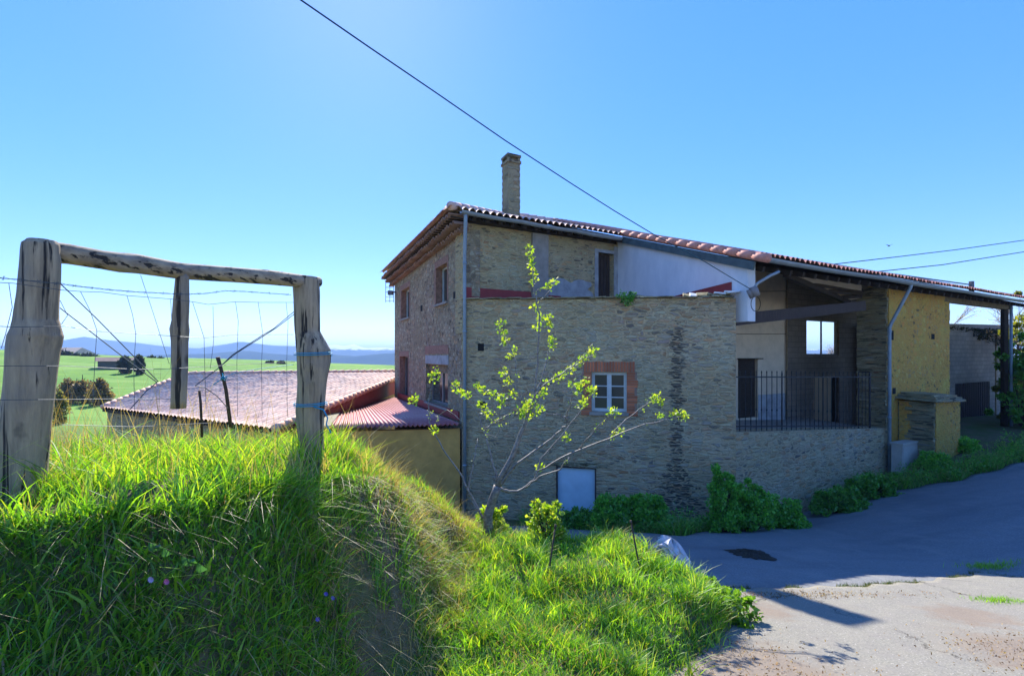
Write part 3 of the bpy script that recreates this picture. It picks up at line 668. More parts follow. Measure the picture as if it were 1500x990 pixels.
# gutters
def halfpipe(mb, p, q, r, n=8, segs=24):
    p = np.array(p); q = np.array(q); d = (q-p)/np.linalg.norm(q-p); sd = np.cross(d, (0, 0, 1.)); sd /= np.linalg.norm(sd)
    vs = []; fs = []; m = 2*(n+1)
    for k in range(segs+1):
        c = p+(q-p)*k/segs+np.array((0, 0, -.02*math.sin(math.pi*((k*3/segs) % 1))))
        for rr in (r, r-.012):
            for i in range(n+1):
                th = math.pi*i/n; vs.append(c+sd*rr*math.cos(th)-np.array((0, 0, 1))*rr*math.sin(th))
    for k in range(segs):
        a = k*m; b = a+m
        for i in range(n): fs += [(a+i, a+i+1, b+i+1, b+i), (a+n+1+i+1, a+n+1+i, b+n+1+i, b+n+1+i+1)]
        fs += [(a, b, b+n+1, a+n+1), (a+n, a+2*n+1, b+2*n+1, b+n)]
    for a in (0, segs*m): fs += [(a+i, a+i+1, a+n+2+i, a+n+1+i) for i in range(n)]
    mb.add(vs, fs)
mb = MB(); halfpipe(mb, P(-.25, -.56, 3.77), P(5.3, -.56, 3.70), .085); mb.build('gutter', M['gutter'], house)
mb = MB(); halfpipe(mb, P(5.72, EB-.42, 2.23), P(22.5, EB-.42, 2.17), .09, segs=60); mb.build('gutter', M['gutter'], house)
mb = MB(); mb.tube([P(-.12, -.56, 3.75), P(-.1, -.5, 3.5), P(-.02, -.2, 2.7), P(-.02, -.2, 2.4), P(-.02, -.2, -4.6)], [.05, .05, .045, .045, .045], 10); 
for z in (2.45, .6, -1.2, -3.0): mb.tube([P(-.02, -.2, z), P(-.02, -.2, z+.06)], .056, 10)
mb.build('downpipe', M['pipe'], house, smooth=True)
# corbelled tile cornice under the left eave and rafter ends at the front
for row, (out, zr) in enumerate(((.20, 3.30), (.38, 3.44), (.54, 3.60))):
    vs = []; n = 520
    for i in range(n+1):
        b = -.35+i*10.45/n; q1 = abs(math.sin(math.pi*(b/.24+row*.5))); w = .10*q1**.7; zz_ = zr+w-.02*b; kk = int(b/.24+row*.5+50); o_ = out+.02*math.sin(kk*7.3)+.01*math.sin(kk*3.1)
        for a, dz in ((.05, 0), (-o_, -.01), (-o_, .02), (.05, .03)): vs.append(P(a, b, zz_+dz))
    fs = []
    for i in range(n):
        for k in range(4): k2 = (k+1) % 4; fs.append((i*4+k, i*4+k2, i*4+4+k2, i*4+4+k))
    fs += [(0, 1, 2, 3), (n*4+3, n*4+2, n*4+1, n*4)]
    mk('cornice', vs, fs, M['tile_old'], house, cols=np.array([((math.sin(int(k//4/12)*12.9)*437.5) % 1., .5, .5) for k in range(len(vs))]))
mb = MB()
for i in range(14):
    a = .2+i*.4; mb.beam(P(a, -.42, rz(-.42)-.2), P(a, .4, rz(.4)-.2), .1, .12)
for i in range(34):
    a = 5.95+i*.55; mb.beam(P(a, EB-.2, rz(EB-.2)-.21), P(a, EB+4, rz(EB+4)-.21), .08, .13)
mb.build('rafter', M['darkwood'], house)
# chimney
chm = P(1.99, 1.0, 0); mb = MB(); hw = .21
ex = np.append(e1*hw, 0); ey = np.append(e2*hw*1.1, 0)
z = 3.6; i = 0
while z < 5.88:
    j = 1+(.035 if i % 2 else 0.)+random.uniform(0, .012); mb.box((chm[0], chm[1], z+.05), ex*j, ey*j, (0, 0, .0495)); z += .1; i += 1
mb.box((chm[0], chm[1], 5.93), ex*1.15, ey*1.22, (0, 0, .04))
chim = mb.build('chimney', stone('chimney_brick', (.55, .42, .24), (.52, .39, .22), (.38, .28, .17), (.12, .09, .07), 4, 10, .5, rust=.03), roof)
mb = MB()
for sx in (-1, 1):
    for sy in (-1, 1): mb.box(np.array((chm[0], chm[1], 6.03))+ex*sx*.85+ey*sy*.85, ex*.2, ey*.2, (0, 0, .07))
mb.box((chm[0], chm[1], 6.03), ex*.7, ey*.7, (0, 0, .065))
mb.box((chm[0], chm[1], 6.12), ex*1.15, ey*1.15, (0, 0, .035)); mb.build('chimney_cap', M['slate'], roof)

# terrace: parapet, floor, inner walls
wl = -4.9
sP, YP = on(P(0, wl)[:2], e1, 1300); aP = sP                # where the ochre wall begins
sQ, YQ = on(P(0, wl)[:2], e1, 1391); aQ = sQ
pe = P(aP, wl); ps = V(1078, 437, 12.2)
dpn = (pe-ps)[:2]; dpn /= np.linalg.norm(dpn)
zp0, zp1 = zz(633, 12.2), zz(627, pe[1])
wall('parapet', ps[:2]+dpn*.003, pe[:2]-dpn*.003, (-5.0, -4.6), (zp0, zp1), .5, M['stone_parapet'], house)
back = -1.6
bs = P(5.62, -2.4)
mb = MB(); fl = [ps+0, pe+0, P(aP+.3, back), P(5.6, back)]
fl = [np.array((p[0], p[1], z)) for p, z in zip(fl, (zp0-.03, zp1-.03, zp1-.03, zp0-.03))]
fl[0] = fl[0]+np.append(e2*.3, 0); fl[1] = fl[1]+np.append(e2*.3, 0)
mb.hexa([p-np.array((0, 0, .2)) for p in fl]+fl); mb.build('terrace_floor', M['concrete'], house)
pBe = Plane(P(5.65, -2.4), P(9, -2.4)); sb, Yb = on(pBe.p, pBe.d, 1151)
dB = pBe.rect(1081, 1110, 526, 612); vB = pBe.rect(1090, 1105, 440, 458)
wall('inner_wall', P(5.65, -2.4), pBe.at(sb, 0), (-4.9, -4.9), (rz(-2.4)-.16,)*2, .3, M['beige'], house, [(max(dB[0], .05), *dB[1:]), vB])
r = (max(dB[0], .05), *dB[1:]); mb = MB(); pBe.box(mb, r[0], r[1], r[2], r[3], .1, .14); mb.build('door', M['darkwood'], house)
mb = MB(); pBe.box(mb, r[0]-.04, r[1]+.12, r[3], r[3]+.03, -.12, .05); mb.build('door_canopy', M['darkwood'], house)
mb = MB(); pBe.box(mb, vB[0], vB[1], vB[2], vB[3], .08, .12); mb.build('vent', M['darkwood'], house)
rb = pBe.rect(1111, 1150, 577, 640); mb = MB(); pBe.box(mb, r[1]+.01, sb-.01, rb[2], rb[3], -.008, -.001); mb.build('dado', M['patch'], house)
mb = MB(); mb.tube([pBe.at(sb-.04, -2.4, -.06), pBe.at(sb-.04, 3.0, -.06)], .03, 8); mb.build('inner_pipe', M['palewood'], house)
mb = MB(); l0 = pBe.at(.2, zz(484, 14.5), -.01); l1 = pBe.at(sb, zz(485, 15.5), -.01); mb.tube([l0, (l0+l1)/2-np.array((0, 0, .05)), l1], .008, 6)
l0 = pBe.at(1.0, zz(421, 14.5), -.03); l1 = pBe.at(sb, zz(414, 15.5), -.03); mb.tube([l0, (l0+l1)/2-np.array((0, 0, .03)), l1], .008, 6)
mb.build('wall_cable', M['dark'], house)
pK = Plane(P(5.65+sb, back), P(16, back)); sk, Yk = on(pK.p, pK.d, 1330)
wK = pK.rect(1181.5, 1229, 469, 520); dK = pK.rect(1218, 1229, 551, 625); bK = pK.rect(1192, 1217, 551, 625)
wall('block_wall', pK.at(-.4, 0), pK.at(sk, 0), (-4.9, -4.9), (rz(back)-.16,)*2, .2, M['block'], house, [(wK[0]+.4, wK[1]+.4, wK[2], wK[3]), (dK[0]+.4, dK[1]+.4, dK[2], dK[3])])
mb = MB(); pK.box(mb, bK[0], bK[1], bK[2], bK[3], -.02, -.001); mb.build('board', M['beige'], house)
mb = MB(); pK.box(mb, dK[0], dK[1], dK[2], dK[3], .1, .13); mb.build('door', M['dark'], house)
mb = MB(); s0, s1, z0, z1 = wK; w = .05
for a, b_, c, d in ((s0, s1, z0, z0+w), (s0, s1, z1-w, z1), (s0, s0+w, z0+w, z1-w), (s1-w, s1, z0+w, z1-w), ((s0+s1)/2-.025, (s0+s1)/2+.025, z0+w, z1-w)): pK.box(mb, a, b_, c, d, .06, .11)
mb.build('open_window_frame', M['winframe'], house)
mb = MB(); mb.beam(V(1070, 469, 12.75), V(1262, 448, 15.6), .25, .29); mb.build('tie_beam', M['brownwood'], house)
mb = MB(); mb.beam(V(1150, 402, 13.1), V(1243, 443, 16.6), .12, .14)
for f in (.35, .6, .85):
    p = lerp(V(1150, 402, 13.1), V(1243, 443, 16.6), f); e = lerp(V(1165, 399, 13.3), V(1258, 410, 15.2), f); e = V(1262, 0, 16)*np.array((1, 1, 0))+np.array((0, 0, p[2]+.08)); mb.beam(p+np.array((0, 0, .05)), e, .09, .11)
mb.build('brace', M['darkwood'], house)
mb = MB(); mb.add([V(1150, 399, 13.0), V(1262, 414, 14.9), V(1262, 437, 17.0), V(1243, 440, 16.7)], [(0, 1, 2, 3)])
mb.add([V(1150, 399, 13.0)+np.array((0,0,.03)), V(1262, 414, 14.9)+np.array((0,0,.03)), V(1262, 437, 17.0)+np.array((0,0,.03)), V(1243, 440, 16.7)+np.array((0,0,.03))], [(3, 2, 1, 0)])
mb.build('ceiling_panel', M['beige'], house)
mb = MB(); pK.box(mb, wK[0]-1.5, wK[1]+1.2, 1.62, 1.7, .21, 2.9); mb.build('added_sun_board', M['darkwood'], house)  # unseen board added behind the open window to keep sun off the terrace
# railing
mb = MB(); rs = ps+np.append(dpn*.12, 0)+np.append(e2*.12, 0); re_, Yr = on(ps[:2]+e2*.12, dpn, 1274)
rp = lambda s, z: np.array((*(ps[:2]+e2*.12+dpn*s), z)); 
zt0, zt1 = zz(552, 12.4), zz(552, Yr); L = re_
zt = lambda s: lerp(zt0, zt1, s/L); zb_ = lambda s: lerp(zp0, zp1, s/L)
mb.beam(rp(.05, zt(0)), rp(L, zt(L)), .045, .03); mb.beam(rp(.05, zb_(0)+.12), rp(L, zb_(L)+.12), .045, .03)
nb = 31
for i in range(nb):
    s = .08+(L-.1)*i/(nb-1); r_ = .011 if i % 9 else .02
    mb.tube([rp(s, zb_(s)-.02), rp(s, zt(s)+.10)], r_, 6); mb.tube([rp(s, zt(s)+.09), rp(s, zt(s)+.12), rp(s, zt(s)+.17)], [.008, .018, .002], 6)
    mb.tube([rp(s, zb_(s)+.5), rp(s, zb_(s)+.54), rp(s, zb_(s)+.58)], [.01, .022, .01], 6)
mb.tube([rp(L, zb_(L)-.02), rp(L, zt(L)+.1)], .03, 8); mb.build('railing', M['iron'], house)
# ochre wall with its slate-coursed end
def courses(name, a0, a1, b0, b1, z0, z1, mat, jag=.03, th=.085, Pf=P):
    mb = MB(); z = z0
    while z < z1:
        h = min(th*random.uniform(.6, 1.4), z1-z); j = [random.uniform(-jag, jag) for _ in range(4)]
        c = [Pf(a0+j[0], b0+j[1], 0), Pf(a1, b0+j[2], 0), Pf(a1, b1, 0), Pf(a0+j[3], b1, 0)]
        mb.hexa([np.array((p[0], p[1], z)) for p in c]+[np.array((p[0], p[1], z+h-.006)) for p in c]); z += h
    return mb.build(name, mat, house)
topw = rz(wl)-.14
courses('pillar', aP, aP+.5, wl+.04, wl+.95, -4.6, topw-.05, M['slate'])
wall('ochre_wall', P(aP+.10, wl), P(aQ, wl), (-5.0, -4.6), (topw, topw), .6, M['yellow'], house)
courses('quoin', aQ-.3, aQ+.02, wl+.012, wl+.58, -4.6, topw-.06, M['yellow'], jag=.025, th=.13)
pY = Plane(P(aP, wl), P(aQ, wl))
for u0, u1, v0, v1 in ((1303, 1309, 484, 498), (1364, 1369, 489, 497), (1307, 1312, 568, 577)):
    holes(pY, [pY.rect(u0, u1, v0, v1)])
# second downpipe
s_, Yd = on(P(0, wl-.12)[:2], e1, 1303); s2, _ = on(P(0, EB-.42)[:2], e1, 1334)
mb = MB(); mb.tube([P(s2, EB-.42, 2.2), P(s2, EB-.42, 2.05), P(s_+.06, wl-.14, zz(474, Yd)), P(s_, wl-.12, zz(480, Yd)), P(s_, wl-.12, -4.3)], .05, 10)
for v in (484, 610, 650): mb.tube([P(s_, wl-.12, zz(v, Yd)), P(s_, wl-.12, zz(v+3, Yd))], .06, 10)
mb.build('downpipe', M['pipe'], house, smooth=True)
# buttress with slab on top
sB, YB = on(P(0, wl-1.0)[:2], e1, 1368); sC, _ = on(P(0, wl-1.0)[:2], e1, 1405)
zt_ = zz(590, YB)
courses('buttress_side', sB, sB+.14, wl-1.0, wl-.0, -4.9, zt_, M['slate'], jag=.02)
wall('buttress', P(sB+.09, wl-1.03), P(sC, wl-1.03), (-4.9, -4.9), (zt_-.0, zt_-.02), .98, M['yellow'], house)
mb = MB()
for k in range(3):
    c = P((sB+sC)/2+random.uniform(-.05, .05), wl-.52, zt_+.05+k*.07); mb.box(c, np.append(e1*((sC-sB)/2+.16-k*.12), -.035), np.append(e2*(.62-.08*k), 0.02), (0, 0, .034))
mb.build('slab_cap', M['slate'], house)
# carport: lintel, post and pipe
s3, Y3 = on(P(0, wl)[:2], e1, 1476)
mb = MB(); mb.beam(P(aQ-.4, wl+.1, topw-.22), P(s3+.2, wl+.1, topw-.22), .2, .24); mb.build('lintel_beam', M['palewood'], house)
mb = MB(); mb.beam(P(s3, wl+.1, -3.6), P(s3, wl+.1, topw-.3), .18, .18, up=(0, 1, 0)); mb.build('roof_post', M['darkwood'], house)
mb = MB(); mb.tube([P(s3+.22, wl-.05, 2.1), P(s3+.22, wl-.05, -3.4)], .055, 10); mb.build('downpipe', M['pipe'], house, smooth=True)
mb = MB(); pz = P(17.5, -3.4, rz(-3.4)+.2); mb.beam(P(14, -3.6, rz(-3.6)+.16), P(20.5, -4.6, rz(-4.6)+.28), .04, .04); mb.beam(P(20.5, -4.6, rz(-4.6)-.02), P(20.5, -4.6, rz(-4.6)+.42), .12, .12, up=(0, 1, 0)); mb.build('roof_bar', M['antenna'], house)
# back walls that keep the sun out
wall('wall', P(.6, 9.2), P(5.6, 9.2), (-5, -5), (3.3, 3.3), .4, M['stone_up'], house)

# yard wall with gate beside the house
s4, Y4 = on(P(0, -2.6)[:2], e1, 1385); s5, Y5 = on(P(0, -2.6)[:2], e1, 1473)
pG = Plane(P(s4, -2.6), P(s5, -2.6)); gr = pG.rect(1399, 1450, 560, 640)
yard = empty('block_yard_wall', P(s4, -2.6, -4), 'grey concrete block wall with a dark sheet gate, between the ochre wall and the post', 'wall')
wall('wall', P(s4-6, -2.6), P(s5, -2.6), (-4.8, -4.8), (zz(478, Y4), zz(476, Y5)), .2, M['block'], yard, [(gr[0]+6, gr[1]+6, gr[2], gr[3])])
mb = MB(); pG.box(mb, gr[0], gr[1], gr[2]-.3, gr[3], .05, .09)
for i in range(18): s = lerp(gr[0], gr[1], (i+.5)/18); pG.box(mb, s-.02, s+.02, gr[2]-.3, gr[3], .02, .05)
mb.build('gate', plain('dark_purple_sheet', (.045, .04, .048), .6), yard)
mb = MB(); pG.box(mb, gr[1]+1.35-1+.35, gr[1]+1.35-1+.5, -4.5, zz(485, Y5), -.03, -.002); mb.build('pale_strip', M['palewood'], yard)

# ------------------------------------------------------------------ long low barn and shed on the left
barn = empty('long_barn', (-12, 19, -4), 'long low barn with a faded pink clay tile roof seen behind the wire fence', 'barn')
cL, cR, cG, cE = V(275, 549, 24), V(605, 545.5, 27), V(150, 598, 19.5), V(402, 630, 13.6)
def bil(s, t):  # s 0..1 left-right, t 0 eave .. 1 ridge
    return lerp(lerp(cG, cE, s), lerp(cL, cR, s), t)
nx_, nr = 46, 24; vs = []; cs = []; res = 5; lines = []
for i in range(nr): lines += [(i/nr, .018, i), ((i+1)/nr-.002, 0, i)]
for t, lf, i in lines:
    for j in range(nx_*res+1):
        s = j/(nx_*res); p = bil(s, t); k = int(j/res); h2 = (math.sin(k*17.1+i*91.7)*9758.5453) % 1.; h3 = (math.sin(k*127.1+i*31.7)*4375.5453) % 1.
        p = p+np.array((0, 0, .052*abs(math.sin(math.pi*j/res))**.6+lf+.01*h2)); vs.append(p); cs.append((h3, h2, 0))
n = nx_*res+1; idx = np.arange(n*len(lines)).reshape(len(lines), n)
F = np.stack([idx[:-1, :-1].ravel(), idx[:-1, 1:].ravel(), idx[1:, 1:].ravel(), idx[1:, :-1].ravel()], 1)
broof = mk('roof', np.array(vs), F, M['tile_barn'], barn, cols=np.array(cs), uv=False)
mb = MB()
for i in range(30):
    p, q_ = lerp(cL, cR, i/30), lerp(cL, cR, (i+1.08)/30); mb.tube([p+np.array((0, 0, .05)), q_+np.array((0, 0, .08))], [.09, .11], 8)
for i in range(16):
    p, q_ = lerp(cG, cL, i/16), lerp(cG, cL, (i+1.08)/16); mb.tube([p+np.array((0, 0, .05)), q_+np.array((0, 0, .08))], [.11, .09], 8)
for i in range(34):
    p, q_ = lerp(cE, cR, i/34), lerp(cE, cR, (i+1.08)/34); mb.tube([p+np.array((0, 0, .05)), q_+np.array((0, 0, .08))], [.11, .09], 8)
mb.build('ridge_tile', M['tile_barn'], broof, smooth=True, cols=np.tile([.2, .5, .5], (len(mb.v), 1)))
D = np.array((0, 0, 1.)); ins = (cL+cR+cG+cE)/4
def low(p, z): return np.array((lerp(p[0], ins[0], .03), lerp(p[1], ins[1], .03), z))
mb = MB(); cs4 = [cG, cE, cR, cL]
mb.add([low(p, -6.5) for p in cs4]+[low(p, p[2]-.1) for p in cs4], [(0, 1, 5, 4), (1, 2, 6, 5), (2, 3, 7, 6), (3, 0, 4, 7)])
mb.build('wall', M['stone_up'], barn)
mb = MB(); mb.add([cG-D*.02, cE-D*.02, cR-D*.02, cL-D*.02, cG-D*.12, cE-D*.12, cR-D*.12, cL-D*.12], [(0, 4, 5, 1), (1, 5, 6, 2), (2, 6, 7, 3), (3, 7, 4, 0), (4, 7, 6, 5)]); mb.build('eave_board', M['darkwood'], barn)
mb = MB(); sd = np.array((.9, -.3, 0))*.03
mb.add([cE-D*.04+sd, cR-D*.04+sd, cR-D*.75+sd, cE-D*.25+sd, cE-D*.04, cR-D*.04, cR-D*.75, cE-D*.25], [(0, 1, 2, 3), (7, 6, 5, 4), (0, 4, 5, 1), (3, 2, 6, 7)]); mb.build('verge_board', M['redpaint'], barn)

shed = empty('lean_to_shed', (-3, 13.8, -5), 'ochre rendered shed with red corrugated tin roof against the left side of the farmhouse', 'shed')
A1, A2 = V(476, 628, 13.2), V(673, 622, 13.75); A4 = V(577, 583, 22.3); A5 = V(500, 596, 21.5)
n = 170; vs = []; fs = []
for j in range(6):
    t = j/5
    for i in range(n+1):
        s = i/n; lo = lerp(A1, A2, s); hi_ = lerp(A5, A4, s); p = lerp(lo, hi_, t)
        if j and s > .0: pass
        vs.append(p+D*(.028*math.sin(i*math.pi/3)+.02))
vs += [p-D*.015 for p in vs]; b0 = 6*(n+1)
for j in range(5):
    for i in range(n):
        a = j*(n+1)+i; fs.append((a, a+1, a+n+2, a+n+1)); fs.append((b0+a+n+1, b0+a+n+2, b0+a+1, b0+a))
fs += [(i, b0+i, b0+i+1, i+1) for i in range(n)]
mk('tin_roof', vs, fs, M['tin'], shed, smooth=True)
mb = MB(); pS = Plane(A1+np.array((.1, .15, 0)), A2+np.array((0, .15, 0))); pS.box(mb, 0, pS.L, -6, -2.0, 0, .2)
pl = Plane(A5+np.array((.1, 0, 0)), A1+np.array((.1, .2, 0))); pl.box(mb, 0, pl.L, -6, -2.05, 0, .15)
mb.build('wall', M['shedwall'], shed)
mb = MB(); mb.beam(A1+D*.05+np.array((-.05, 0, 0)), A5+D*.06, .35, .05); mb.build('mossy_edge', plain('mossy_concrete', (.36, .32, .2), .95, scale=7), shed)
c1, c2 = P(-.02, .3, -1.8), P(-.02, 8.8, -1.85); mb = MB(); mb.beam(c1+D*.1, c2+D*.1, .04, .26); mb.build('flashing', M['redpaint'], shed)

# ------------------------------------------------------------------ vegetation helpers
def leaves(centers, size, n_each, spread, palette, elong=1.5, up=.0):
    """many small bent leaves around the centres -> verts, faces, colours"""
    cen = np.repeat(np.asarray(centers, float), n_each, 0); m = len(cen)
    spread = np.repeat(np.asarray(spread, float), n_each)[:m] if hasattr(spread, '__len__') else np.full(m, spread)
    d = rng.normal(size=(m, 3)); d /= np.linalg.norm(d, axis=1)[:, None]
    pos = cen+d*(spread*rng.random(m)**.45)[:, None]
    ax = d*.6+rng.normal(size=(m, 3))*.6; ax[:, 2] += up; ax /= np.linalg.norm(ax, axis=1)[:, None]
    sd = np.cross(ax, rng.normal(size=(m, 3))); sd /= np.linalg.norm(sd, axis=1)[:, None]; nn = np.cross(ax, sd)
    L = (size*rng.uniform(.6, 1.3, m))[:, None]; w = L/elong/2
    v0 = pos; v1 = pos+ax*L*.5+sd*w+nn*L*.08; v2 = pos+ax*L-nn*L*.15; v3 = pos+ax*L*.5-sd*w+nn*L*.08
    vs = np.stack([v0, v1, v2, v3], 1).reshape(-1, 3)
    pal = np.array(palette); pc = pal[rng.integers(0, len(pal), m)]*rng.uniform(.75, 1.25, (m, 1))
    i = np.arange(m)*4; F = np.stack([i, i+1, i+2, i+3], 1)
    return vs, F, np.repeat(pc, 4, 0)
DARKG = [(.11, .34, .05), (.16, .44, .07), (.07, .24, .04), (.20, .46, .08)]
MIDG = [(.15, .46, .06), (.20, .54, .08), (.26, .60, .09), (.10, .32, .05)]
LIME = [(.30, .48, .03), (.38, .52, .04), (.22, .42, .03), (.42, .50, .08)]
def bush(name, c, r, n, label, pal=MIDG, size=.07, group=None, cat='bush', up=.3, lobes=9, elong=1.5):
    c = np.array(c, float); g = hz(c[0], c[1]) if c[2] is None or math.isnan(c[2]) else c[2]
    t = empty(name, (c[0], c[1], g), label, cat, group); r = np.array(r)
    cs = []; ss = []
    for i in range(lobes):
        q = (i+.5)/lobes; th = rng.uniform(0, 6.28); rad = rng.uniform(.2, 1)**.6*(1-.45*q)
        cs.append(np.array((c[0]+r[0]*rad*math.cos(th), c[1]+r[1]*rad*math.sin(th), g+r[2]*(.08+.95*q*rng.uniform(.8, 1.1))))); ss.append(min(r)*rng.uniform(.18, .6))
    for k in range(lobes*2 if r[0] > .1 else 0):
        th = rng.uniform(0, 6.28); rad = rng.uniform(.5, 1.25); q = rng.uniform(.0, 1.0)
        cs.append(np.array((c[0]+r[0]*rad*math.cos(th)*(1.1-.5*q), c[1]+r[1]*rad*math.sin(th)*(1.1-.5*q), g+r[2]*q*rng.uniform(.9, 1.35)))); ss.append(rng.uniform(.04, .12)*(1 if size > .06 else .5))
    vs, F, cc = leaves(cs, size, max(4, n//(lobes*2)), ss, pal, up=up, elong=elong)
    vs[:, 2] = np.maximum(vs[:, 2], g-.02)
    mk('foliage', vs, F, M['leaf'], t, uv=False, cols=cc)
    mb = MB()
    for p in cs:
        mb.tube([(c[0]+rng.uniform(-.05, .05), c[1], g-.05), (lerp(c[0], p[0], .5), lerp(c[1], p[1], .5), lerp(g, p[2], .6)), p], [.012, .008, .004], 5)
    mb.build('stem', M['rod'], t); return t
NA = float('nan')
def grow(mb, p, d, L, r, depth, tips, spread=.5, seg=3):
    pts = [p]; d = d/np.linalg.norm(d)
    for i in range(seg):
        d = d+rng.normal(size=3)*.14; d /= np.linalg.norm(d); pts.append(pts[-1]+d*L/seg)
    mb.tube(pts, list(np.linspace(r, r*.6, seg+1)), 5 if depth < 3 else 6, cap=False)
    tips.append(pts[-1])
    if depth > 0:
        for k in range(3):
            nd = d+rng.normal(size=3)*spread; nd[2] += .15; grow(mb, pts[-1] if k else pts[-2], nd, L*.72, r*.55, depth-1, tips, spread, seg)

# ------------------------------------------------------------------ grass
def blades(px, py, L, W, palette, lean=.5, pz=None, droop=None, seg=3, bias=(0, 0)):
    m = len(px); pz = height(px, py)-.01 if pz is None else pz
    th = rng.uniform(0, 2*math.pi, m); ln = rng.uniform(.1, lean, m)*L
    dx = np.cos(th)+bias[0]; dy = np.sin(th)+bias[1]
    fa = rng.uniform(0, 2*math.pi, m); sx, sy = np.cos(fa), np.sin(fa)
    rows = []
    for k in range(seg+1):
        t = k/seg; w = W*(1-t**1.6)*.5+.0003
        cx = px+dx*ln*t**1.8; cy = py+dy*ln*t**1.8; cz = pz+L*(t-(droop if droop is not None else .12)*t*t*1.0)
        rows += [np.stack([cx-sx*w, cy-sy*w, cz], 1), np.stack([cx+sx*w, cy+sy*w, cz], 1)]
    vs = np.stack(rows, 1).reshape(-1, 3); k2 = 2*(seg+1)
    base = np.arange(m)*k2; F = np.concatenate([np.stack([base+2*k, base+2*k+1, base+2*k+3, base+2*k+2], 1) for k in range(seg)])
    pal = np.array(palette); pc = pal[rng.integers(0, len(pal), m)]*rng.uniform(.7, 1.3, (m, 1))
    return vs, F, np.repeat(pc, k2, 0)
def join(parts):
    vs, fs, cs, o = [], [], [], 0
    for v, f, c in parts: vs.append(v); fs.append(f+o); cs.append(c); o += len(v)
    return np.vstack(vs), np.vstack(fs), np.vstack(cs)
def crest(y): return np.interp(y, CY, CX)
GR = [(.18, .42, .02), (.26, .52, .03), (.13, .34, .02), (.34, .56, .04), (.20, .46, .04)]
YG = [(.42, .56, .04), (.32, .54, .03), (.5, .58, .08)]
DRY = [(.42, .33, .16), (.5, .42, .24), (.33, .25, .12)]
def xr_(y): return np.interp(y, [2.5, 3.8, 4.86, 5.4, 6.1, 7], [.65, 1.3, 2.12, 2.07, 1.66, 1.25])
parts = []
def patch(n, x0, x1, y0, y1, cond, Lr, Wd, pal, **k):
    x = rng.uniform(x0, x1, n); y = rng.uniform(y0, y1, n); keep = cond(x, y)&(np.abs(x) < y*1.12+.3); x, y = x[keep], y[keep]
    cl = .65+.5*np.sin(x*4.1+2*np.sin(y*3.3))*np.sin(y*5.3+x)
    L = rng.uniform(*Lr, len(x))*np.clip(cl, .45, 1.2)
    parts.append(blades(x, y, L, Wd*rng.uniform(.7, 1.4, len(x)), pal, **k))
lawn = lambda x, y: (x > np.interp(y, CY, FX)-.1)&(x < xr_(y)+.05*np.sin(y*9))
bankf = lambda x, y: (x <= np.interp(y, CY, FX))&(x >= crest(y)-.05)
plat = lambda x, y: (x < crest(y)+.1)
DG = [(.07, .22, .02), (.10, .30, .03), (.15, .38, .03)]
patch(42000, -1.2, 2.3, 2.6, 7.2, lawn, (.05, .17), .009, DG+GR, lean=1.2)
patch(22000, -1.2, 2.3, 2.6, 7.2, lawn, (.09, .25), .010, GR+YG+DG, lean=.9, droop=.3)
patch(11000, -1.2, 2.3, 2.6, 7.2, lambda x, y: lawn(x, y)&(np.sin(x*3.7+y)*np.sin(y*3.1-x) > -.1), (.06, .24), .006, DRY, lean=1.3)
bare = lambda x, y: bankf(x, y)&((np.sin(x*5.3+1.9*np.sin(y*3.1))*np.sin(y*4.7+1.1*x)+.35*np.sin(x*13)*np.sin(y*11) < .12)|(y < 2.5))
bankr = lambda x, y: (x < -.35+.25*np.sin(y*3))&(x > crest(y)-.1)
patch(20000, -3.0, -.1, .9, 7.2, bare, (.06, .18), .009, DG+GR, lean=1.3, bias=(.4, -.4))
patch(16000, -3.0, -.1, .9, 7.2, bare, (.12, .34), .009, DG+GR, lean=1.0, bias=(.5, -.5), droop=.5)
patch(9000, -3.0, -.1, .9, 7.2, bankf, (.15, .38), .004, DRY, lean=1.3, bias=(.7, -.7), droop=1.0)
patch(30000, -6.5, -.4, 1.6, 7.5, plat, (.10, .22), .008, DG+GR, lean=.9)
patch(19000, -6.5, -.4, 1.6, 7.5, plat, (.12, .28), .008, GR+YG, lean=.7, droop=.25)
patch(9000, -6.5, -.4, 1.6, 7.5, plat, (.15, .44), .003, DRY, lean=.8)
near = lambda x, y: bankf(x, y)&(y < 2.6)
patch(1800, -2.6, -.3, 1.0, 2.6, near, (.2, .42), .012, GR+DG, lean=.9, droop=.3)
patch(14000, -1.7, -.05, 4.0, 7.2, lambda x, y: (x < np.interp(y, CY, FX)+.15)&(x > crest(y)-.2), (.10, .26), .005, DRY+DRY+YG, lean=1.1, bias=(.5, -.5))
patch(42000, -3.0, -.3, .8, 3.4, bare, (.05, .16), .009, DG+GR, lean=1.3, bias=(.4, -.4))
patch(13000, -3.0, -.3, .8, 3.4, bare, (.1, .28), .009, DG+GR, lean=1.0, bias=(.4, -.4), droop=.4)
patch(30000, -3.0, -.1, 1.2, 5.6, bankf, (.06, .24), .0045, DRY+[(.24, .18, .10), (.18, .13, .08)], lean=1.5, bias=(.6, -.7), droop=1.1)
patch(36000, -3.0, -.1, 1.2, 5.8, bankf, (.03, .10), .005, DRY+[(.24, .18, .10), (.18, .13, .08)]+DG, lean=1.6, bias=(.4, -.5), droop=.8)
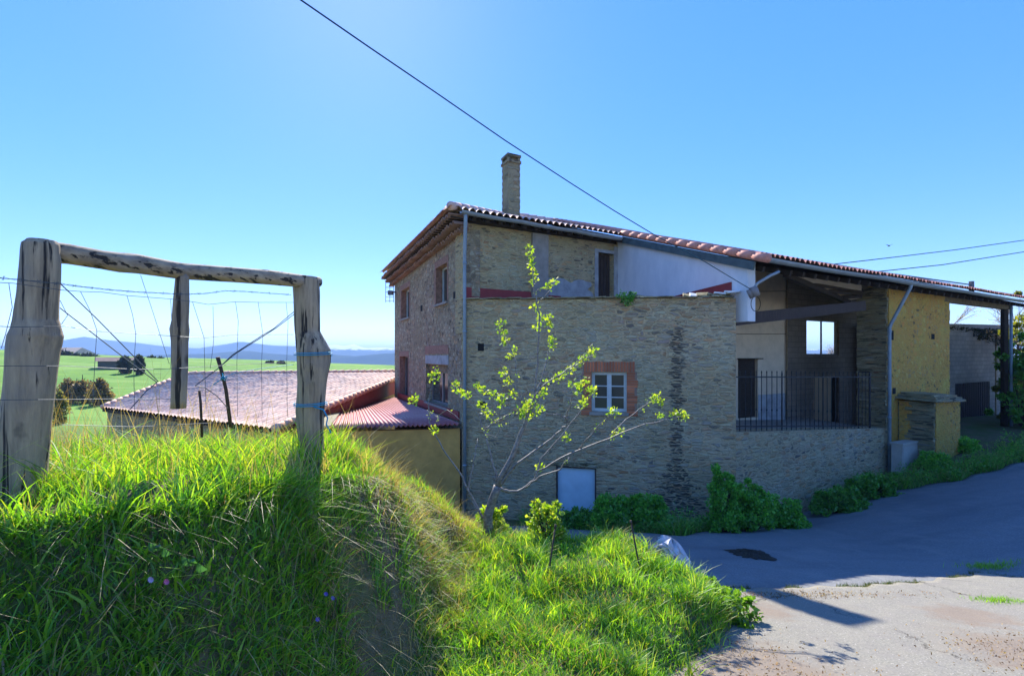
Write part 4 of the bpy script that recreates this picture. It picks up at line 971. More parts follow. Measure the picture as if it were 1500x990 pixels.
def clumps(n, cond, x0, x1, y0, y1, Lr, Wd, pal, k=26, rad=.05):
    cx = rng.uniform(x0, x1, n); cy = rng.uniform(y0, y1, n); q = cond(cx, cy)&(np.abs(cx) < cy*1.1+.3); cx, cy = cx[q], cy[q]
    x = np.repeat(cx, k)+rng.normal(0, rad, len(cx)*k); y = np.repeat(cy, k)+rng.normal(0, rad, len(cx)*k)
    L = rng.uniform(*Lr, len(x))*np.repeat(rng.uniform(.7, 1.3, len(cx)), k)
    a = blades(x, y, L, Wd*rng.uniform(.6, 1.3, len(x)), pal, lean=.95, droop=.3, seg=4)
    a[2][:] = a[2]*np.repeat(rng.uniform(.65, 1.35, len(cx)), k*10)[:, None]; parts.append(a)
clumps(230, lawn, -1.2, 2.2, 2.8, 6.6, (.14, .30), .009, GR+YG)
clumps(360, bare, -3., -.2, .9, 6.8, (.14, .30), .009, GR+DG)
clumps(80, bankf, -3., -.2, .9, 6.8, (.2, .42), .005, DRY, rad=.08, k=60)
clumps(300, plat, -5, -.6, 1.8, 4.0, (.16, .34), .008, GR+YG)
v, f, c = join(parts)
tag(mk('grass', v, f, M['grass'], uv=False, cols=c), 'thick unmown spring grass covering the bank and the verge', 'grass', kind='stuff')
# tall seed stalks behind the fence
x = rng.uniform(-4.5, -1.2, 420); y = rng.uniform(2.3, 4.6, 420); k = plat(x, y); x, y = x[k], y[k]
a = blades(x, y, rng.uniform(.3, .75, len(x)), np.full(len(x), .0026), [(.34, .24, .11), (.42, .32, .16), (.25, .17, .08)], lean=.35, seg=4)
tag(mk('dry_stalks', a[0], a[1], M['grass'], uv=False, cols=a[2]), 'thin dry brown stalks standing above the grass at the fence', 'dry stalks', kind='stuff')
# weeds at the foot of the wall
parts = []
pts = []
for x0 in np.arange(.2, 17.5, .02):
    yv_ = float(yv(x0)); 
    for _ in range(13):
        y_ = yv_+abs(rng.normal(.15, .5))
        pts.append((x0+rng.uniform(-.02, .02), y_))
pts = np.array(pts); 
parts.append(blades(pts[:, 0], pts[:, 1], rng.uniform(.08, .55, len(pts))*(.7+.4*np.sin(pts[:, 0]*3.1)*np.sin(pts[:, 0]*1.3)), np.full(len(pts), .014), [(.12, .38, .04), (.18, .46, .05), (.09, .27, .04), (.26, .34, .12)], lean=1.2, pz=road(pts[:, 0], pts[:, 1])-.02))
jxs = rng.uniform(2.2, 7, 3200); jys = yj(jxs)+rng.uniform(-.03, .11, 3200)
k = (np.sin(jxs*3.1)+np.sin(jxs*7.7) > -.2); jxs, jys = jxs[k], jys[k]
parts.append(blades(jxs, jys, rng.uniform(.02, .075, len(jxs)), np.full(len(jxs), .008), [(.07, .13, .03), (.13, .12, .06), (.05, .09, .02)], lean=1.2, pz=road(jxs, jys)))
wx = rng.uniform(.3, 17.5, 900); wy = np.array([float(yv(q)) for q in wx])+np.abs(rng.normal(.25, .45, 900)); wh_ = rng.uniform(.03, .34, 900)*(.6+.5*np.sin(wx*2.1)**2)
for k_, (pal_, sz_) in enumerate((([(.12, .40, .05), (.20, .48, .07), (.09, .27, .04)], .06), ([(.20, .34, .08), (.32, .42, .14), (.14, .30, .05)], .04))):
    q = slice(k_*450, (k_+1)*450); parts.append(leaves(np.stack([wx[q], wy[q], road(wx[q], wy[q])+wh_[q]], 1), sz_, 26, np.maximum(.05, wh_[q]*.7), pal_, up=.4))
v, f, c = join(parts)
tag(mk('verge_weeds', v, f, M['grass'], uv=False, cols=c), 'low weeds and grass along the foot of the stone wall and the road joint', 'weeds', kind='stuff')
def tuft(u, v, n, r, L, label):
    x0, y0 = hit(u, v); x = x0+rng.normal(0, r*1.5, n); y = y0+rng.normal(0, r*.7, n)
    a = blades(x, y, rng.uniform(.4, 1, n)*L, np.full(n, .006), GR, lean=1.2, pz=road(x, y)+.03)
    tag(mk('grass_tuft', a[0], a[1], M['grass'], uv=False, cols=a[2]), label, 'grass tuft', kind='stuff')
tuft(1452, 834, 500, .13, .09, 'grass tuft at the right end of the joint between asphalt and concrete')
tuft(1462, 884, 420, .09, .06, 'small flat grass tuft in the sunlit concrete near the right edge')
# litter
n = 2600; k = rng.integers(0, 3, n); cx = np.array([1.8, 4.25, 3.2])[k]; cy = np.array([3.95, 4.1, 5.9])[k]
x = cx+rng.normal(0, .38, n)*np.array([1, 1, 2.])[k]; y = cy+rng.normal(0, .42, n)*np.array([1, .7, .2])[k]
keep = (x > xr_(y)-.1)&(y < yj(x)); x, y = x[keep], y[keep]
a = leaves(np.stack([x, y, road(x, y)+.05], 1), .022, 1, .004, [(.22, .13, .07), (.32, .2, .1), (.14, .09, .05), (.4, .3, .18)], elong=2.5)
tag(mk('leaf_litter', a[0], a[1], M['leaf'], uv=False, cols=a[2]), 'brown leaf litter and chips scattered on the sunlit concrete', 'leaf litter', kind='stuff')
x0, y0 = hit(1098, 811); n1, n2 = 60, 16; vs = []
for i in range(n2+1):
    for j in range(n1):
        th = 2*math.pi*j/n1; q = i/n2; ed = 1+.6*mnoise.noise(Vector((math.cos(th)*1.5, math.sin(th)*1.5, 3)))+.45*mnoise.noise(Vector((math.cos(th)*5, math.sin(th)*5, 1)))
        x = x0+.31*q*ed*math.cos(th); y = y0+.42*q*ed*math.sin(th)
        vs.append((x, y, float(road(x, y))+.008+.045*(1-q**2)*(1+.6*mnoise.noise(Vector((x*9, y*9, 0))))+.03*mnoise.noise(Vector((x*30, y*30, 0)))*(1-q)))
fs = [(i*n1+j, (i+1)*n1+j, (i+1)*n1+(j+1) % n1, i*n1+(j+1) % n1) for i in range(n2) for j in range(n1)]
tag(mk('dirt_heap', vs, fs, plain('dried_dung', (.06, .045, .03), .95, var=.4, scale=40, bmp=1.)), 'dark flat heap of dung lying on the shaded asphalt', 'dirt heap')

# bushes
for i, (u, v, Y, r, lab, pal) in enumerate([
    (900, 752, 11.6, (.42, .35, .6), 'dark green leafy bush right of the pale blue low door', MIDG),
    (948, 748, 11.5, (.45, .35, .65), 'rounded green bush under the dark slate streak, left of the tall nettle', MIDG),
    (1062, 752, 11.2, (.28, .25, 1.15), 'tall narrow green nettle clump with a leafy top against the wall', MIDG),
    (1104, 742, 11.4, (.38, .3, .85), 'broad leafy green bush just right of the tall nettle clump', MIDG),
    (1150, 735, 11.9, (.35, .3, .55), 'low leafy bush under the left part of the parapet', MIDG),
    (1230, 718, 13.0, (.6, .35, .5), 'dark spreading bush below the middle of the railing', DARKG),
    (1275, 706, 13.9, (.6, .35, .55), 'dark bush at the foot of the right downpipe', DARKG),
    (1368, 702, 15.4, (.4, .3, .35), 'small bright green plant between the meter cabinet and the buttress', MIDG),
    (1407, 690, 16.6, (.45, .35, .3), 'low green bush at the right corner of the buttress', MIDG),
    (850, 765, 11.8, (.5, .3, .3), 'low dark weeds in front of the pale blue low door', DARKG)]):
    x = (u-750)/750*Y; g = float(road(x, Y)); r = np.array(r)*(1.1, .9, .95)
    bush('bush', (x, Y, g), r, 5200, lab, pal, size=.065, lobes=26, group='bushes along the foot of the house wall', elong=1.3)
for u, v, Y, r, lab in [(800, 790, 6.1, (.22, .2, .42), 'lime green leafy shrub standing up from the lawn below the low door'),
                        (925, 775, 6.2, (.035, .035, .2), 'thin lime seedling with a leafy tip beside the right stake'),
                        (722, 745, 6.5, (.18, .15, .45), 'sparse lime shoots at the foot of the young tree'),
                        (1035, 870, 5.5, (.25, .3, .3), 'broad leaved green weed at the right edge of the lawn'),
                        (1065, 900, 5.0, (.22, .25, .22), 'low broad leaved weed hanging over the concrete edge')]:
    x = (u-750)/750*Y; bush('shrub', (x, Y, NA), r, 900 if r[0] > .1 else 90, lab, LIME if u < 1000 else [(.16, .34, .03), (.22, .42, .04), (.12, .28, .03)], size=.055, group='small shrubs on the lawn', cat='shrub', lobes=8)
s, Y = on(pM.p, pM.d, 917); p = pM.at(s, 1.48, -.08); t = empty('fern', p, 'small green fern growing over the edge of the wall top', 'fern')
a = leaves([p+np.array((dx, -.03, dz)) for dx, dz in ((-.1, 0), (.05, -.05), (.12, .0), (0, -.15), (.1, -.12))], .08, 40, .1, DARKG); mk('frond', a[0], a[1], M['leaf'], t, uv=False, cols=a[2])

# sapling
TY = 6.2
sap = empty('young_tree', V(713, 786, TY), 'young bare branched tree with small lime green leaves in front of the stone wall', 'tree')
br = [([(713, 800), (713, 786), (715, 753), (729, 712)], [.085, .072, .066, .056], 0),
 ([(729, 712), (755, 656), (771, 614), (783, 582), (788, 535), (790, 461), (783, 428), (776, 359)], [.046, .034, .026, .018, .014, .011, .009, .005], .15),
 ([(783, 582), (792, 560), (799, 535), (806, 493), (802, 458)], [.012, .01, .009, .007, .004], .3),
 ([(786, 444), (803, 428), (817, 407)], [.008, .006, .004], -.1),
 ([(731, 712), (755, 681), (797, 651), (820, 632), (831, 621), (829, 612), (820, 608), (801, 606)], [.026, .022, .018, .015, .013, .011, .009, .006], -.35),
 ([(829, 612), (834, 598), (838, 582), (843, 563)], [.01, .009, .007, .005], -.3),
 ([(732, 716), (745, 720), (759, 719), (783, 702), (792, 672), (824, 637), (852, 600), (873, 570)], [.026, .022, .018, .014, .012, .01, .008, .004], .3),
 ([(787, 690), (834, 665), (894, 642), (945, 621), (1000, 609)], [.012, .014, .012, .009, .005], -.1),
 ([(770, 714), (790, 698), (820, 688), (834, 670)], [.012, .012, .010, .007], -.2),
 ([(889, 642), (917, 614), (959, 584)], [.010, .008, .004], .2),
 ([(848, 658), (871, 630), (897, 605)], [.009, .007, .004], -.3),
 ([(783, 582), (792, 568), (824, 547), (852, 526), (869, 503)], [.012, .011, .009, .007, .004], -.2),
 ([(729, 708), (720, 674), (711, 637), (701, 609), (680, 579), (662, 563)], [.02, .018, .016, .013, .010, .005], .35),
 ([(708, 628), (731, 614), (750, 605)], [.009, .007, .005], .1),
 ([(771, 591), (755, 568), (745, 555), (738, 538)], [.009, .008, .007, .004], .2),
 ([(757, 570), (756, 530), (745, 505), (736, 490), (731, 468)], [.006, .006, .006, .005, .003], .25),
 ([(715, 775), (690, 725), (672, 690), (648, 656), (629, 619), (627, 591), (636, 549)], [.018, .015, .013, .011, .009, .007, .003], .5),
 ([(700, 748), (686, 720), (694, 674), (700, 642)], [.012, .011, .009, .004], .4),
 ([(711, 637), (727, 640), (735, 625), (730, 615)], [.006, .005, .004, .003], 0), ([(680, 620), (655, 600), (640, 610), (625, 600)], [.005, .005, .004, .002], .5)]
mb = MB(); lf = []
for pts, rr, dy in br:
    out = []; m_ = len(pts)
    P3 = [V(u, v, TY+dy*(i/(m_-1))) for i, (u, v) in enumerate(pts)]
    fine = []; fr = []
    for i in range(m_-1):
        for k in range(4):
            t = k/4; p = lerp(P3[i], P3[i+1], t)+(rng.normal(size=3)*.006 if k else 0); fine.append(p); fr.append(lerp(rr[i], rr[i+1], t)*.85)
    fine.append(P3[-1]); fr.append(rr[-1]); mb.tube(fine, fr, 7)
    for i, p in enumerate(fine):
        if fr[i] < .0078 and rng.random() < .32: lf.append((p, fr[i]))
for i, (p, r_) in enumerate(list(lf)):
    if i % 3 == 0:
        d = rng.normal(size=3)*.06; mb.tube([p, p+d], [.003, .002], 4, cap=False); lf.append((p+d, .004))
mb.build('trunk', M['bark'], sap, smooth=True)
cl = [(776, 365), (777, 375), (779, 388), (781, 400), (782, 412), (812, 413), (803, 420), (785, 450), (791, 465), (788, 480), (803, 465), (804, 478), (807, 498), (809, 507), (733, 475), (736, 488), (740, 500), (755, 515), (747, 522), (738, 545), (743, 560), (752, 577),
      (770, 600), (777, 595), (784, 605), (790, 598), (762, 603), (795, 575), (800, 560), (668, 565), (675, 575), (685, 580), (697, 567), (710, 572), (722, 578), (733, 590), (736, 582), (705, 593), (712, 600), (716, 608), (838, 562), (848, 566), (858, 558), (864, 572), (870, 575), (868, 512), (862, 520), (850, 530), (836, 540), (824, 548), (815, 555), (957, 584), (963, 580), (968, 590), (988, 608), (996, 607), (1002, 610), (966, 610), (893, 604), (900, 603), (900, 640), (908, 632), (830, 640), (792, 685), (849, 566), (640, 550), (633, 553), (636, 630), (606, 588), (607, 585), (856, 588), (852, 594), (772, 590), (780, 585), (846, 572), (765, 610), (775, 612)]
c3 = [V(u, v, TY+rng.uniform(-.1, .3)) for u, v in cl]
a = leaves(c3, .043, 22, .052, LIME, up=.4, elong=1.35); b2 = leaves([p for p, _ in lf], .024, 4, .022, LIME, up=.3)
v, f, c = join([a, b2]); mk('foliage', v, f, M['leaf'], sap, uv=False, cols=c)

# stakes and bag
for (u0, v0, u1, v1, Y, lab) in ((794, 882, 814, 768, 5.0, 'rusty thin iron stake in the lawn, left one of the two, leaning right'), (945, 868, 924, 762, 5.2, 'rusty thin iron stake in the lawn near the white bag, leaning left')):
    mb = MB(); p, q_ = V(u0, v0+14, Y), V(u1, v1, Y+.1); mb.tube([p, lerp(p, q_, .5)+np.array((.004, 0, 0)), q_], [.009, .009, .008], 8); mb.tube([lerp(p, q_, .95), lerp(p, q_, 1.0)], .012, 8)
    tag(mb.build('iron_stake', M['rod'], smooth=True), lab, 'stake', 'iron stakes in the lawn')
bx_ = V(984, 811, 6.4); vs = []; n1, n2 = 24, 14
for i in range(n2+1):
    ph = math.pi*i/n2
    for j in range(n1):
        th = 2*math.pi*j/n1; r = 1+.22*math.sin(3*th+2*ph)+.16*math.sin(7*th+ph*5)*math.sin(ph)
        p = np.array((.20*math.sin(ph)*math.cos(th)*r, .2*math.sin(ph)*math.sin(th)*r, .17*math.cos(ph)*(1+.2*math.sin(5*th))))
        p[2] -= p[0]*.55; vs.append(bx_+p)
fs = [(i*n1+j, (i+1)*n1+j, (i+1)*n1+(j+1) % n1, i*n1+(j+1) % n1) for i in range(n2) for j in range(n1)]
bagm = plain('white_sack', (.62, .63, .64), .5, var=.35, scale=12, c2=(.3, .3, .32), bmp=.8)
tag(mk('plastic_sack', vs, fs, bagm), 'crumpled white plastic sack lying behind the lawn by the asphalt', 'sack')

# meter cabinet
sc, Yc = on(P(0, wl-.55)[:2], e1, 1322); sc2, _ = on(P(0, wl-.55)[:2], e1, 1346)
cab = empty('meter_cabinet', P((sc+sc2)/2, wl-.4, -3.8), 'cream upright utility cabinet standing by the ochre wall, left of the buttress', 'cabinet')
pc = Plane(P(sc, wl-.55), P(sc2, wl-.55)); zt_c = zz(652, Yc); mb = MB(); pc.box(mb, 0, pc.L, -4.2, zt_c, 0, .3); mb.build('body', M['cabinet'], cab)
mb = MB(); pc.box(mb, -.03, pc.L+.03, zt_c, zt_c+.05, -.03, .33); mb.build('lid', M['cabinet'], cab)
mb = MB(); pc.box(mb, .04, pc.L-.04, zt_c-.75, zt_c-.08, -.012, -.001); mb.build('door', M['cabinet'], cab)

# cables, bracket, antenna
mb = MB(); p0 = V(1118, 408, 11.6); 
brk = empty('cable_bracket', V(1102, 425, 12.0), 'pale bent steel cable bracket on the end of the white wall under the gutter', 'bracket')
mb.tube([V(1141, 398, 11.9), V(1128, 404, 11.8), V(1110, 415, 11.75), V(1105, 421, 11.75), V(1106, 428, 11.8)], [.035]*5, 8); mb.build('arm', M['gutter'], brk, smooth=True)
mb = MB(); mb.tube([V(1103, 420, 11.8), V(1108, 434, 11.8)], .09, 10); mb.tube([V(1097, 424, 11.85), V(1103, 436, 11.85)], .07, 10); mb.build('insulator', M['winframe'], brk, smooth=True)
mb = MB(); loop = [V(1107+7*math.cos(t), 445+11*math.sin(t), 11.9) for t in np.linspace(-1.6, 4.4, 14)]; mb.tube(loop, .008, 5); mb.build('loop_wire', M['dark'], brk)
def cable(pts, r, mat, label):
    mb = MB(); mb.tube(pts, r, 6); tag(mb.build('overhead_cable', mat, smooth=True), label, 'cable', 'overhead cables')
a_, b_ = V(400, -27, 5.2), V(1100, 424, 11.8); ps_ = []
for i in range(25):
    t = i/24; ps_.append(lerp(a_, b_, t))
    # follow the sagging line seen in the photo
k = [(400, -27, 5.2), (440, 0, 5.5), (540, 69, 6.2), (640, 137, 7.0), (740, 206, 7.9), (840, 271, 8.9), (900, 309, 9.5), (960, 345, 10.2), (1030, 382, 11.0), (1100, 424, 11.8)]
cable([V(*q) for q in k], .010, M['cable'], 'thick teal cable running from the top of the view down to the bracket')
cable([V(1205, 389, 24), V(1300, 378, 26), V(1400, 366, 28), V(1500, 352, 30), V(1700, 326, 33)], .022, M['cable'], 'upper of the two thin cables over the right end of the roof')
cable([V(1275, 399, 24), V(1380, 388, 26), V(1500, 369, 28), V(1700, 340, 31)], .022, M['cable'], 'lower of the two thin cables over the right end of the roof')
ant = empty('tv_antenna', V(578, 440, 22.6), 'small grid television antenna on the far left edge of the house wall', 'antenna'); mb = MB()
for v in (414, 421, 428, 435, 441): mb.tube([V(564.5, v, 22.3), V(577, v, 22.3)], .012, 5)
for u in (565, 571, 576.5): mb.tube([V(u, 412, 22.31), V(u, 443, 22.31)], .012, 5)
mb.build('grid', M['antenna'], ant); mb = MB(); mb.tube([V(570, 428, 22.2), V(580, 428, 22.6)], .03, 6); mb.box(V(572, 429, 22.2), (.1, 0, 0), (0, .1, 0), (0, 0, .09)); mb.build('feed', M['antenna'], ant)
mb = MB(); b_ = V(1303, 360, 40); mb.add([b_+np.array(q) for q in ((-.35, 0, .12), (0, -.08, 0), (.35, 0, .16), (0, .12, .02), (0, 0, -.06), (.0, .3, .02))], [(0, 1, 3), (1, 2, 3), (1, 4, 3), (3, 4, 5)])
tag(mb.build('bird', M['dark']), 'tiny dark bird flying in the sky above the right part of the roof', 'bird')

# ------------------------------------------------------------------ foreground fence
FL = np.array((-2.07, 2.2)); FR = np.array((-1.39, 3.5)); fd = FR-FL
def FY(u):
    k = (u-750)/750; s = (k*FL[1]-FL[0])/(fd[0]-k*fd[1]); return FL[1]+s*fd[1]
frame = empty('fence_frame', (FL[0], FL[1], -.7), 'weathered timber fence frame, two rough posts under a top rail with a short hanging post', 'fence')
def rough(prof, Yf, horizontal=False, n=22, sub=7, bev=0, seed=0):
    """an irregular log from a list of (position, low edge, high edge)"""
    prof = np.array(prof, float); t = np.linspace(0, len(prof)-1, (len(prof)-1)*sub+1); q_ = [np.interp(t, range(len(prof)), prof[:, i]) for i in range(3)]
    vs = []; 
    for i in range(len(t)):
        pos, lo, hi_ = (x[i] for x in q_); mid = (lo+hi_)/2
        if horizontal: Y = FY(pos); c = V(pos, mid, Y); r = (hi_-lo)/2/750*Y
        else: Y = Yf; c = V(mid, pos, Y); r = (hi_-lo)/2/750*Y*(1 if horizontal else math.cos(math.atan(abs(c[0])/c[1])))
        for k in range(n):
            th = 2*math.pi*k/n
            w = 1+.05*mnoise.noise(Vector((math.cos(th)*1.5+seed, math.sin(th)*1.5, i*.13)))+.035*mnoise.noise(Vector((math.cos(th)*6+seed, math.sin(th)*6, i*.07)))-.06*max(0, math.cos(th*3+seed+.4*math.sin(i*.1)))**14
            if horizontal:
                dr = np.append(fd/np.linalg.norm(fd), 0); sdv = np.array((dr[1], -dr[0], 0)); vs.append(c+r*w*(math.cos(th)*sdv+math.sin(th)*np.array((0, 0, 1))))
            else: vs.append(c+r*w*np.array((math.cos(th), math.sin(th), 0)))
    m_ = len(t); fs = [(i*n+k, i*n+(k+1) % n, (i+1)*n+(k+1) % n, (i+1)*n+k) for i in range(m_-1) for k in range(n)]
    vs = np.array(vs)
    for e, s_ in ((0, 1), (m_-1, -1)):
        b = len(vs); c = vs[e*n:(e+1)*n].mean(0); vs = np.vstack([vs, c]); fs += [(e*n+(k+1) % n, e*n+k, b) if e == 0 else (e*n+k, e*n+(k+1) % n, b) for k in range(n)]
    return vs, fs
v, f = rough([(352, 38, 84), (358, 30, 89), (380, 28, 91), (430, 24, 88), (468, 18, 88), (480, 14, 93), (492, 10, 95), (510, 8, 90), (560, 3, 84), (620, -4, 77), (700, -11, 72), (790, -14, 72)], 2.2, seed=1)
mk('post', v, f, M['post'], frame, smooth=True)
v, f = rough([(406, 431, 466), (410, 428, 468), (425, 429, 469), (450, 430, 470), (485, 431, 470), (500, 433, 478), (512, 434, 484), (530, 434, 484), (560, 435, 479), (600, 433, 476), (640, 436, 475), (740, 440, 480)], 3.5, seed=5)
mk('post', v, f, M['post'], frame, smooth=True)
v, f = rough([(402, 257, 277), (440, 253, 278), (470, 251, 277), (482, 248, 278), (500, 250, 276), (540, 251, 276), (598, 249, 273)], FY(264), seed=9, sub=5)
mk('hanging_post', v, f, M['post'], frame, smooth=True)
v, f = rough([(48, 354, 380), (70, 354, 384), (100, 357, 387), (150, 367, 394), (175, 370, 399), (200, 372, 401), (265, 385, 409), (350, 392, 414), (390, 395, 417), (430, 401, 420), (467, 406, 421)], 0, True, seed=3)
mk('top_rail', v, f, M['rail'], frame, smooth=True)
wf = empty('wire_fence', (FL[0], FL[1]-.02, -.6), 'sagging square wire mesh and barbed wire strung between the fence posts', 'wire fence')
def fw(pts, dy=0): return [V(u, v, FY(u)+dy) for u, v in pts]
bw = MB(); line = [(-20, 405), (20, 409), (91, 416), (120, 420), (155, 424), (190, 427), (226, 429), (270, 431), (300, 430), (330, 426), (360, 427), (400, 430), (430, 432)]
for ph in (0, math.pi):
    pp = fw(line, -.13); fine = []
    for i in range(len(pp)-1):
        for k in range(8): 
            q_ = lerp(pp[i], pp[i+1], k/8); an = (i*8+k)*.9+ph; fine.append(q_+.0025*np.array((0, math.cos(an), math.sin(an))))
    bw.tube(fine, .0011, 4)
for u in list(range(5, 430, 26)):
    v_ = np.interp(u, [p[0] for p in line], [p[1] for p in line]); c = V(u, v_, FY(u)-.13)
    for k in range(2):
        d = rng.normal(size=3); d /= np.linalg.norm(d); d[2] = abs(d[2])+.3; bw.tube([c-d*.009, c+d*.009], [.0008, .0008], 4)
bw.build('barbed_wire', M['wire'], wf)
hw_ = MB()
for ln in ([(-20, 413), (20, 415), (91, 425), (118, 427), (150, 428), (186, 433), (250, 438), (282, 442), (305, 446), (345, 442), (380, 443), (430, 443)],
           [(-20, 477), (20, 479), (95, 478), (140, 485), (199, 489), (250, 492), (298, 495), (347, 490), (430, 490)],
           [(-20, 536), (90, 536), (140, 538), (200, 541), (250, 540), (300, 537), (347, 534), (432, 530)],
           [(-20, 586), (90, 585), (180, 584), (250, 584)], [(90, 622), (200, 625), (330, 618)]):
    hw_.tube(fw(ln, -.12), .0014, 5)
hw_.build('line_wire', M['wire'], wf)
vw = MB()
for ln in ([(13, 415), (18, 450), (8, 490), (2, 510)], [(118, 427), (132, 455), (142, 484), (139, 530), (136, 590)], [(186, 433), (194, 460), (199, 489), (196, 540), (197, 600)], [(282, 442), (291, 470), (299, 495), (300, 540), (302, 600)],
           [(345, 442), (349, 470), (347, 531), (348, 610)], [(378, 442), (385, 489), (383, 537), (384, 610)], [(419, 443), (422, 470), (420, 531), (421, 610)], [(250, 438), (252, 480), (250, 540)], [(88, 440), (99, 462), (90, 475)], [(206, 403), (225, 460), (248, 533)], [(312, 448), (313, 500), (308, 540)]):
    vw.tube(fw(ln, -.12), .0012, 5)
vw.build('mesh_wire', M['wire'], wf)
bc = MB(); 
for ln in ([(89, 416), (140, 465), (198, 524), (232, 559)], [(88, 451), (182, 524), (230, 560)], [(430, 457), (400, 482), (383, 492), (340, 520), (319, 540), (286, 565)], [(431, 460), (405, 480), (380, 496), (345, 518), (321, 538)], [(286, 565), (300, 568), (318, 580), (334, 598)], [(230, 560), (215, 572), (190, 600)]):
    bc.tube(fw(ln, -.1), .0024, 5)
bc.build('brace_wire', M['wire'], wf)
for (v0, rr, lab) in ((521, 25.5, 'blue twine wound round the widest part of the right fence post, upper of the two'), (594, 22.5, 'blue twine wound low on the right fence post with a loose hanging end')):
    tw = MB(); c = V(459 if v0 < 550 else 455, v0, 3.5); r = rr/750*3.5+.003
    tw.tube([c+np.array((r*math.cos(t), r*math.sin(t), .012*t/6+.006*math.sin(t))) for t in np.linspace(0, 4*math.pi, 40)], .0035, 5)
    if v0 > 550: tw.tube([c+np.array((r*math.cos(-1.), r*math.sin(-1.), 0)), V(474, 600, 3.36), V(480, 612, 3.36), V(478, 622, 3.36), V(485, 634, 3.36)], .005, 5)
    tag(tw.build('blue_twine', M['twine'], smooth=True), lab, 'twine')
for pts, r_, lab in (([(319, 523), (325, 545), (331, 570), (338, 625)], [.012, .010, .010, .011], 'thin dark upright stick with a blue twine knot, left of the right fence post'), ([(292, 572), (294, 590), (296, 640)], .007, 'short thin stick left of the twine-tied stick')):
    mb = MB(); mb.tube(fw(pts, .05), r_, 7); tag(mb.build('stick', M['rod'], smooth=True), lab, 'stick', 'thin sticks at the wire fence')
mb = MB(); c = fw([(328, 553)], 0)[0]
for i in range(5): mb.tube([c+rng.normal(size=3)*.012 for _ in range(4)], .003, 5)
mb.tube([c, *fw([(345, 546), (380, 540), (430, 534)], -.05)], .0018, 5); mb.tube([c, c+np.array((-.06, 0, -.04))], .003, 5)
tag(mb.build('twine_knot', M['twine'], smooth=True), 'blue twine knot on the thin stick with a strand to the right fence post', 'twine')

# flowers
def flower(u, v, c, lab):
    Y = 1.2
    while Y < 6 and (520-v)/750*Y > hz((u-750)/750*Y, Y)+.03: Y += .02
    Y -= .12; p = V(u, v, Y); t = empty('flower', p-np.array((0, 0, .1)), lab, 'flower', 'small flowers on the bank'); m = plain('petal', c, .6)
    mb = MB()
    for k in range(9):
        th = 2*math.pi*k/9; d = np.array((math.cos(th), -.4, math.sin(th))); e = np.array((-math.sin(th), 0, math.cos(th)))
        mb.add([p, p+d*.008+e*.004, p+d*.013, p+d*.008-e*.004], [(0, 1, 2, 3)])
    mb.build('petals', m, t); mb = MB(); mb.tube([p, p+np.array((.01, .03, -.1))], .0012, 4); mb.build('stem', plain('flower_stem', (.06, .14, .03)), t)
flower(222, 848, (.55, .45, .72), 'pale lilac daisy low on the bank, left one of the pair'); flower(245, 851, (.75, .2, .4), 'pink daisy low on the bank, right one of the pair')
flower(478, 869, (.2, .15, .7), 'violet flower, upper left of the three on the bank'); flower(488, 875, (.2, .15, .7), 'violet flower, right one of the three on the bank'); flower(466, 906, (.2, .15, .7), 'violet flower, lowest of the three on the bank')
# broad leaves on the bank
for u, v, L, lab in ((238, 803, .06, 'broad dark leaf pair on the bank, upper of the two'), (288, 825, .07, 'broad dark upright leaf on the bank, lower of the two'), (665, 0, 0, '')):
    if not L: continue
    Y = 1.2
    while Y < 6 and (520-v)/750*Y > hz((u-750)/750*Y, Y)+.03: Y += .02
    Y -= .1; p = V(u, v, Y); mb = MB()
    for k in range(3):
        d = np.array((math.cos(k*1.3+.3), -.2, math.sin(k*1.3-.5)*.7)); e = np.cross(d, (0, 1, 0)); e /= np.linalg.norm(e); n_ = 6; vs = []
        for i in range(n_+1):
            t = i/n_; w = .017*math.sin(math.pi*min(1, t*.9+.1)); q_ = p+d*L*.8*t+np.array((0, -.02*math.sin(t*3), 0)); vs += [q_-e*w, q_, q_+e*w]
        mb.add(vs, [(i*3+j, i*3+j+1, i*3+j+4, i*3+j+3) for i in range(n_) for j in (0, 1)])
    tag(mb.build('broad_leaf_plant', M['leaf'], cols=np.tile([.05, .16, .06], (len(mb.v), 1)), smooth=True), lab, 'plant', 'broad leaved plants on the bank')

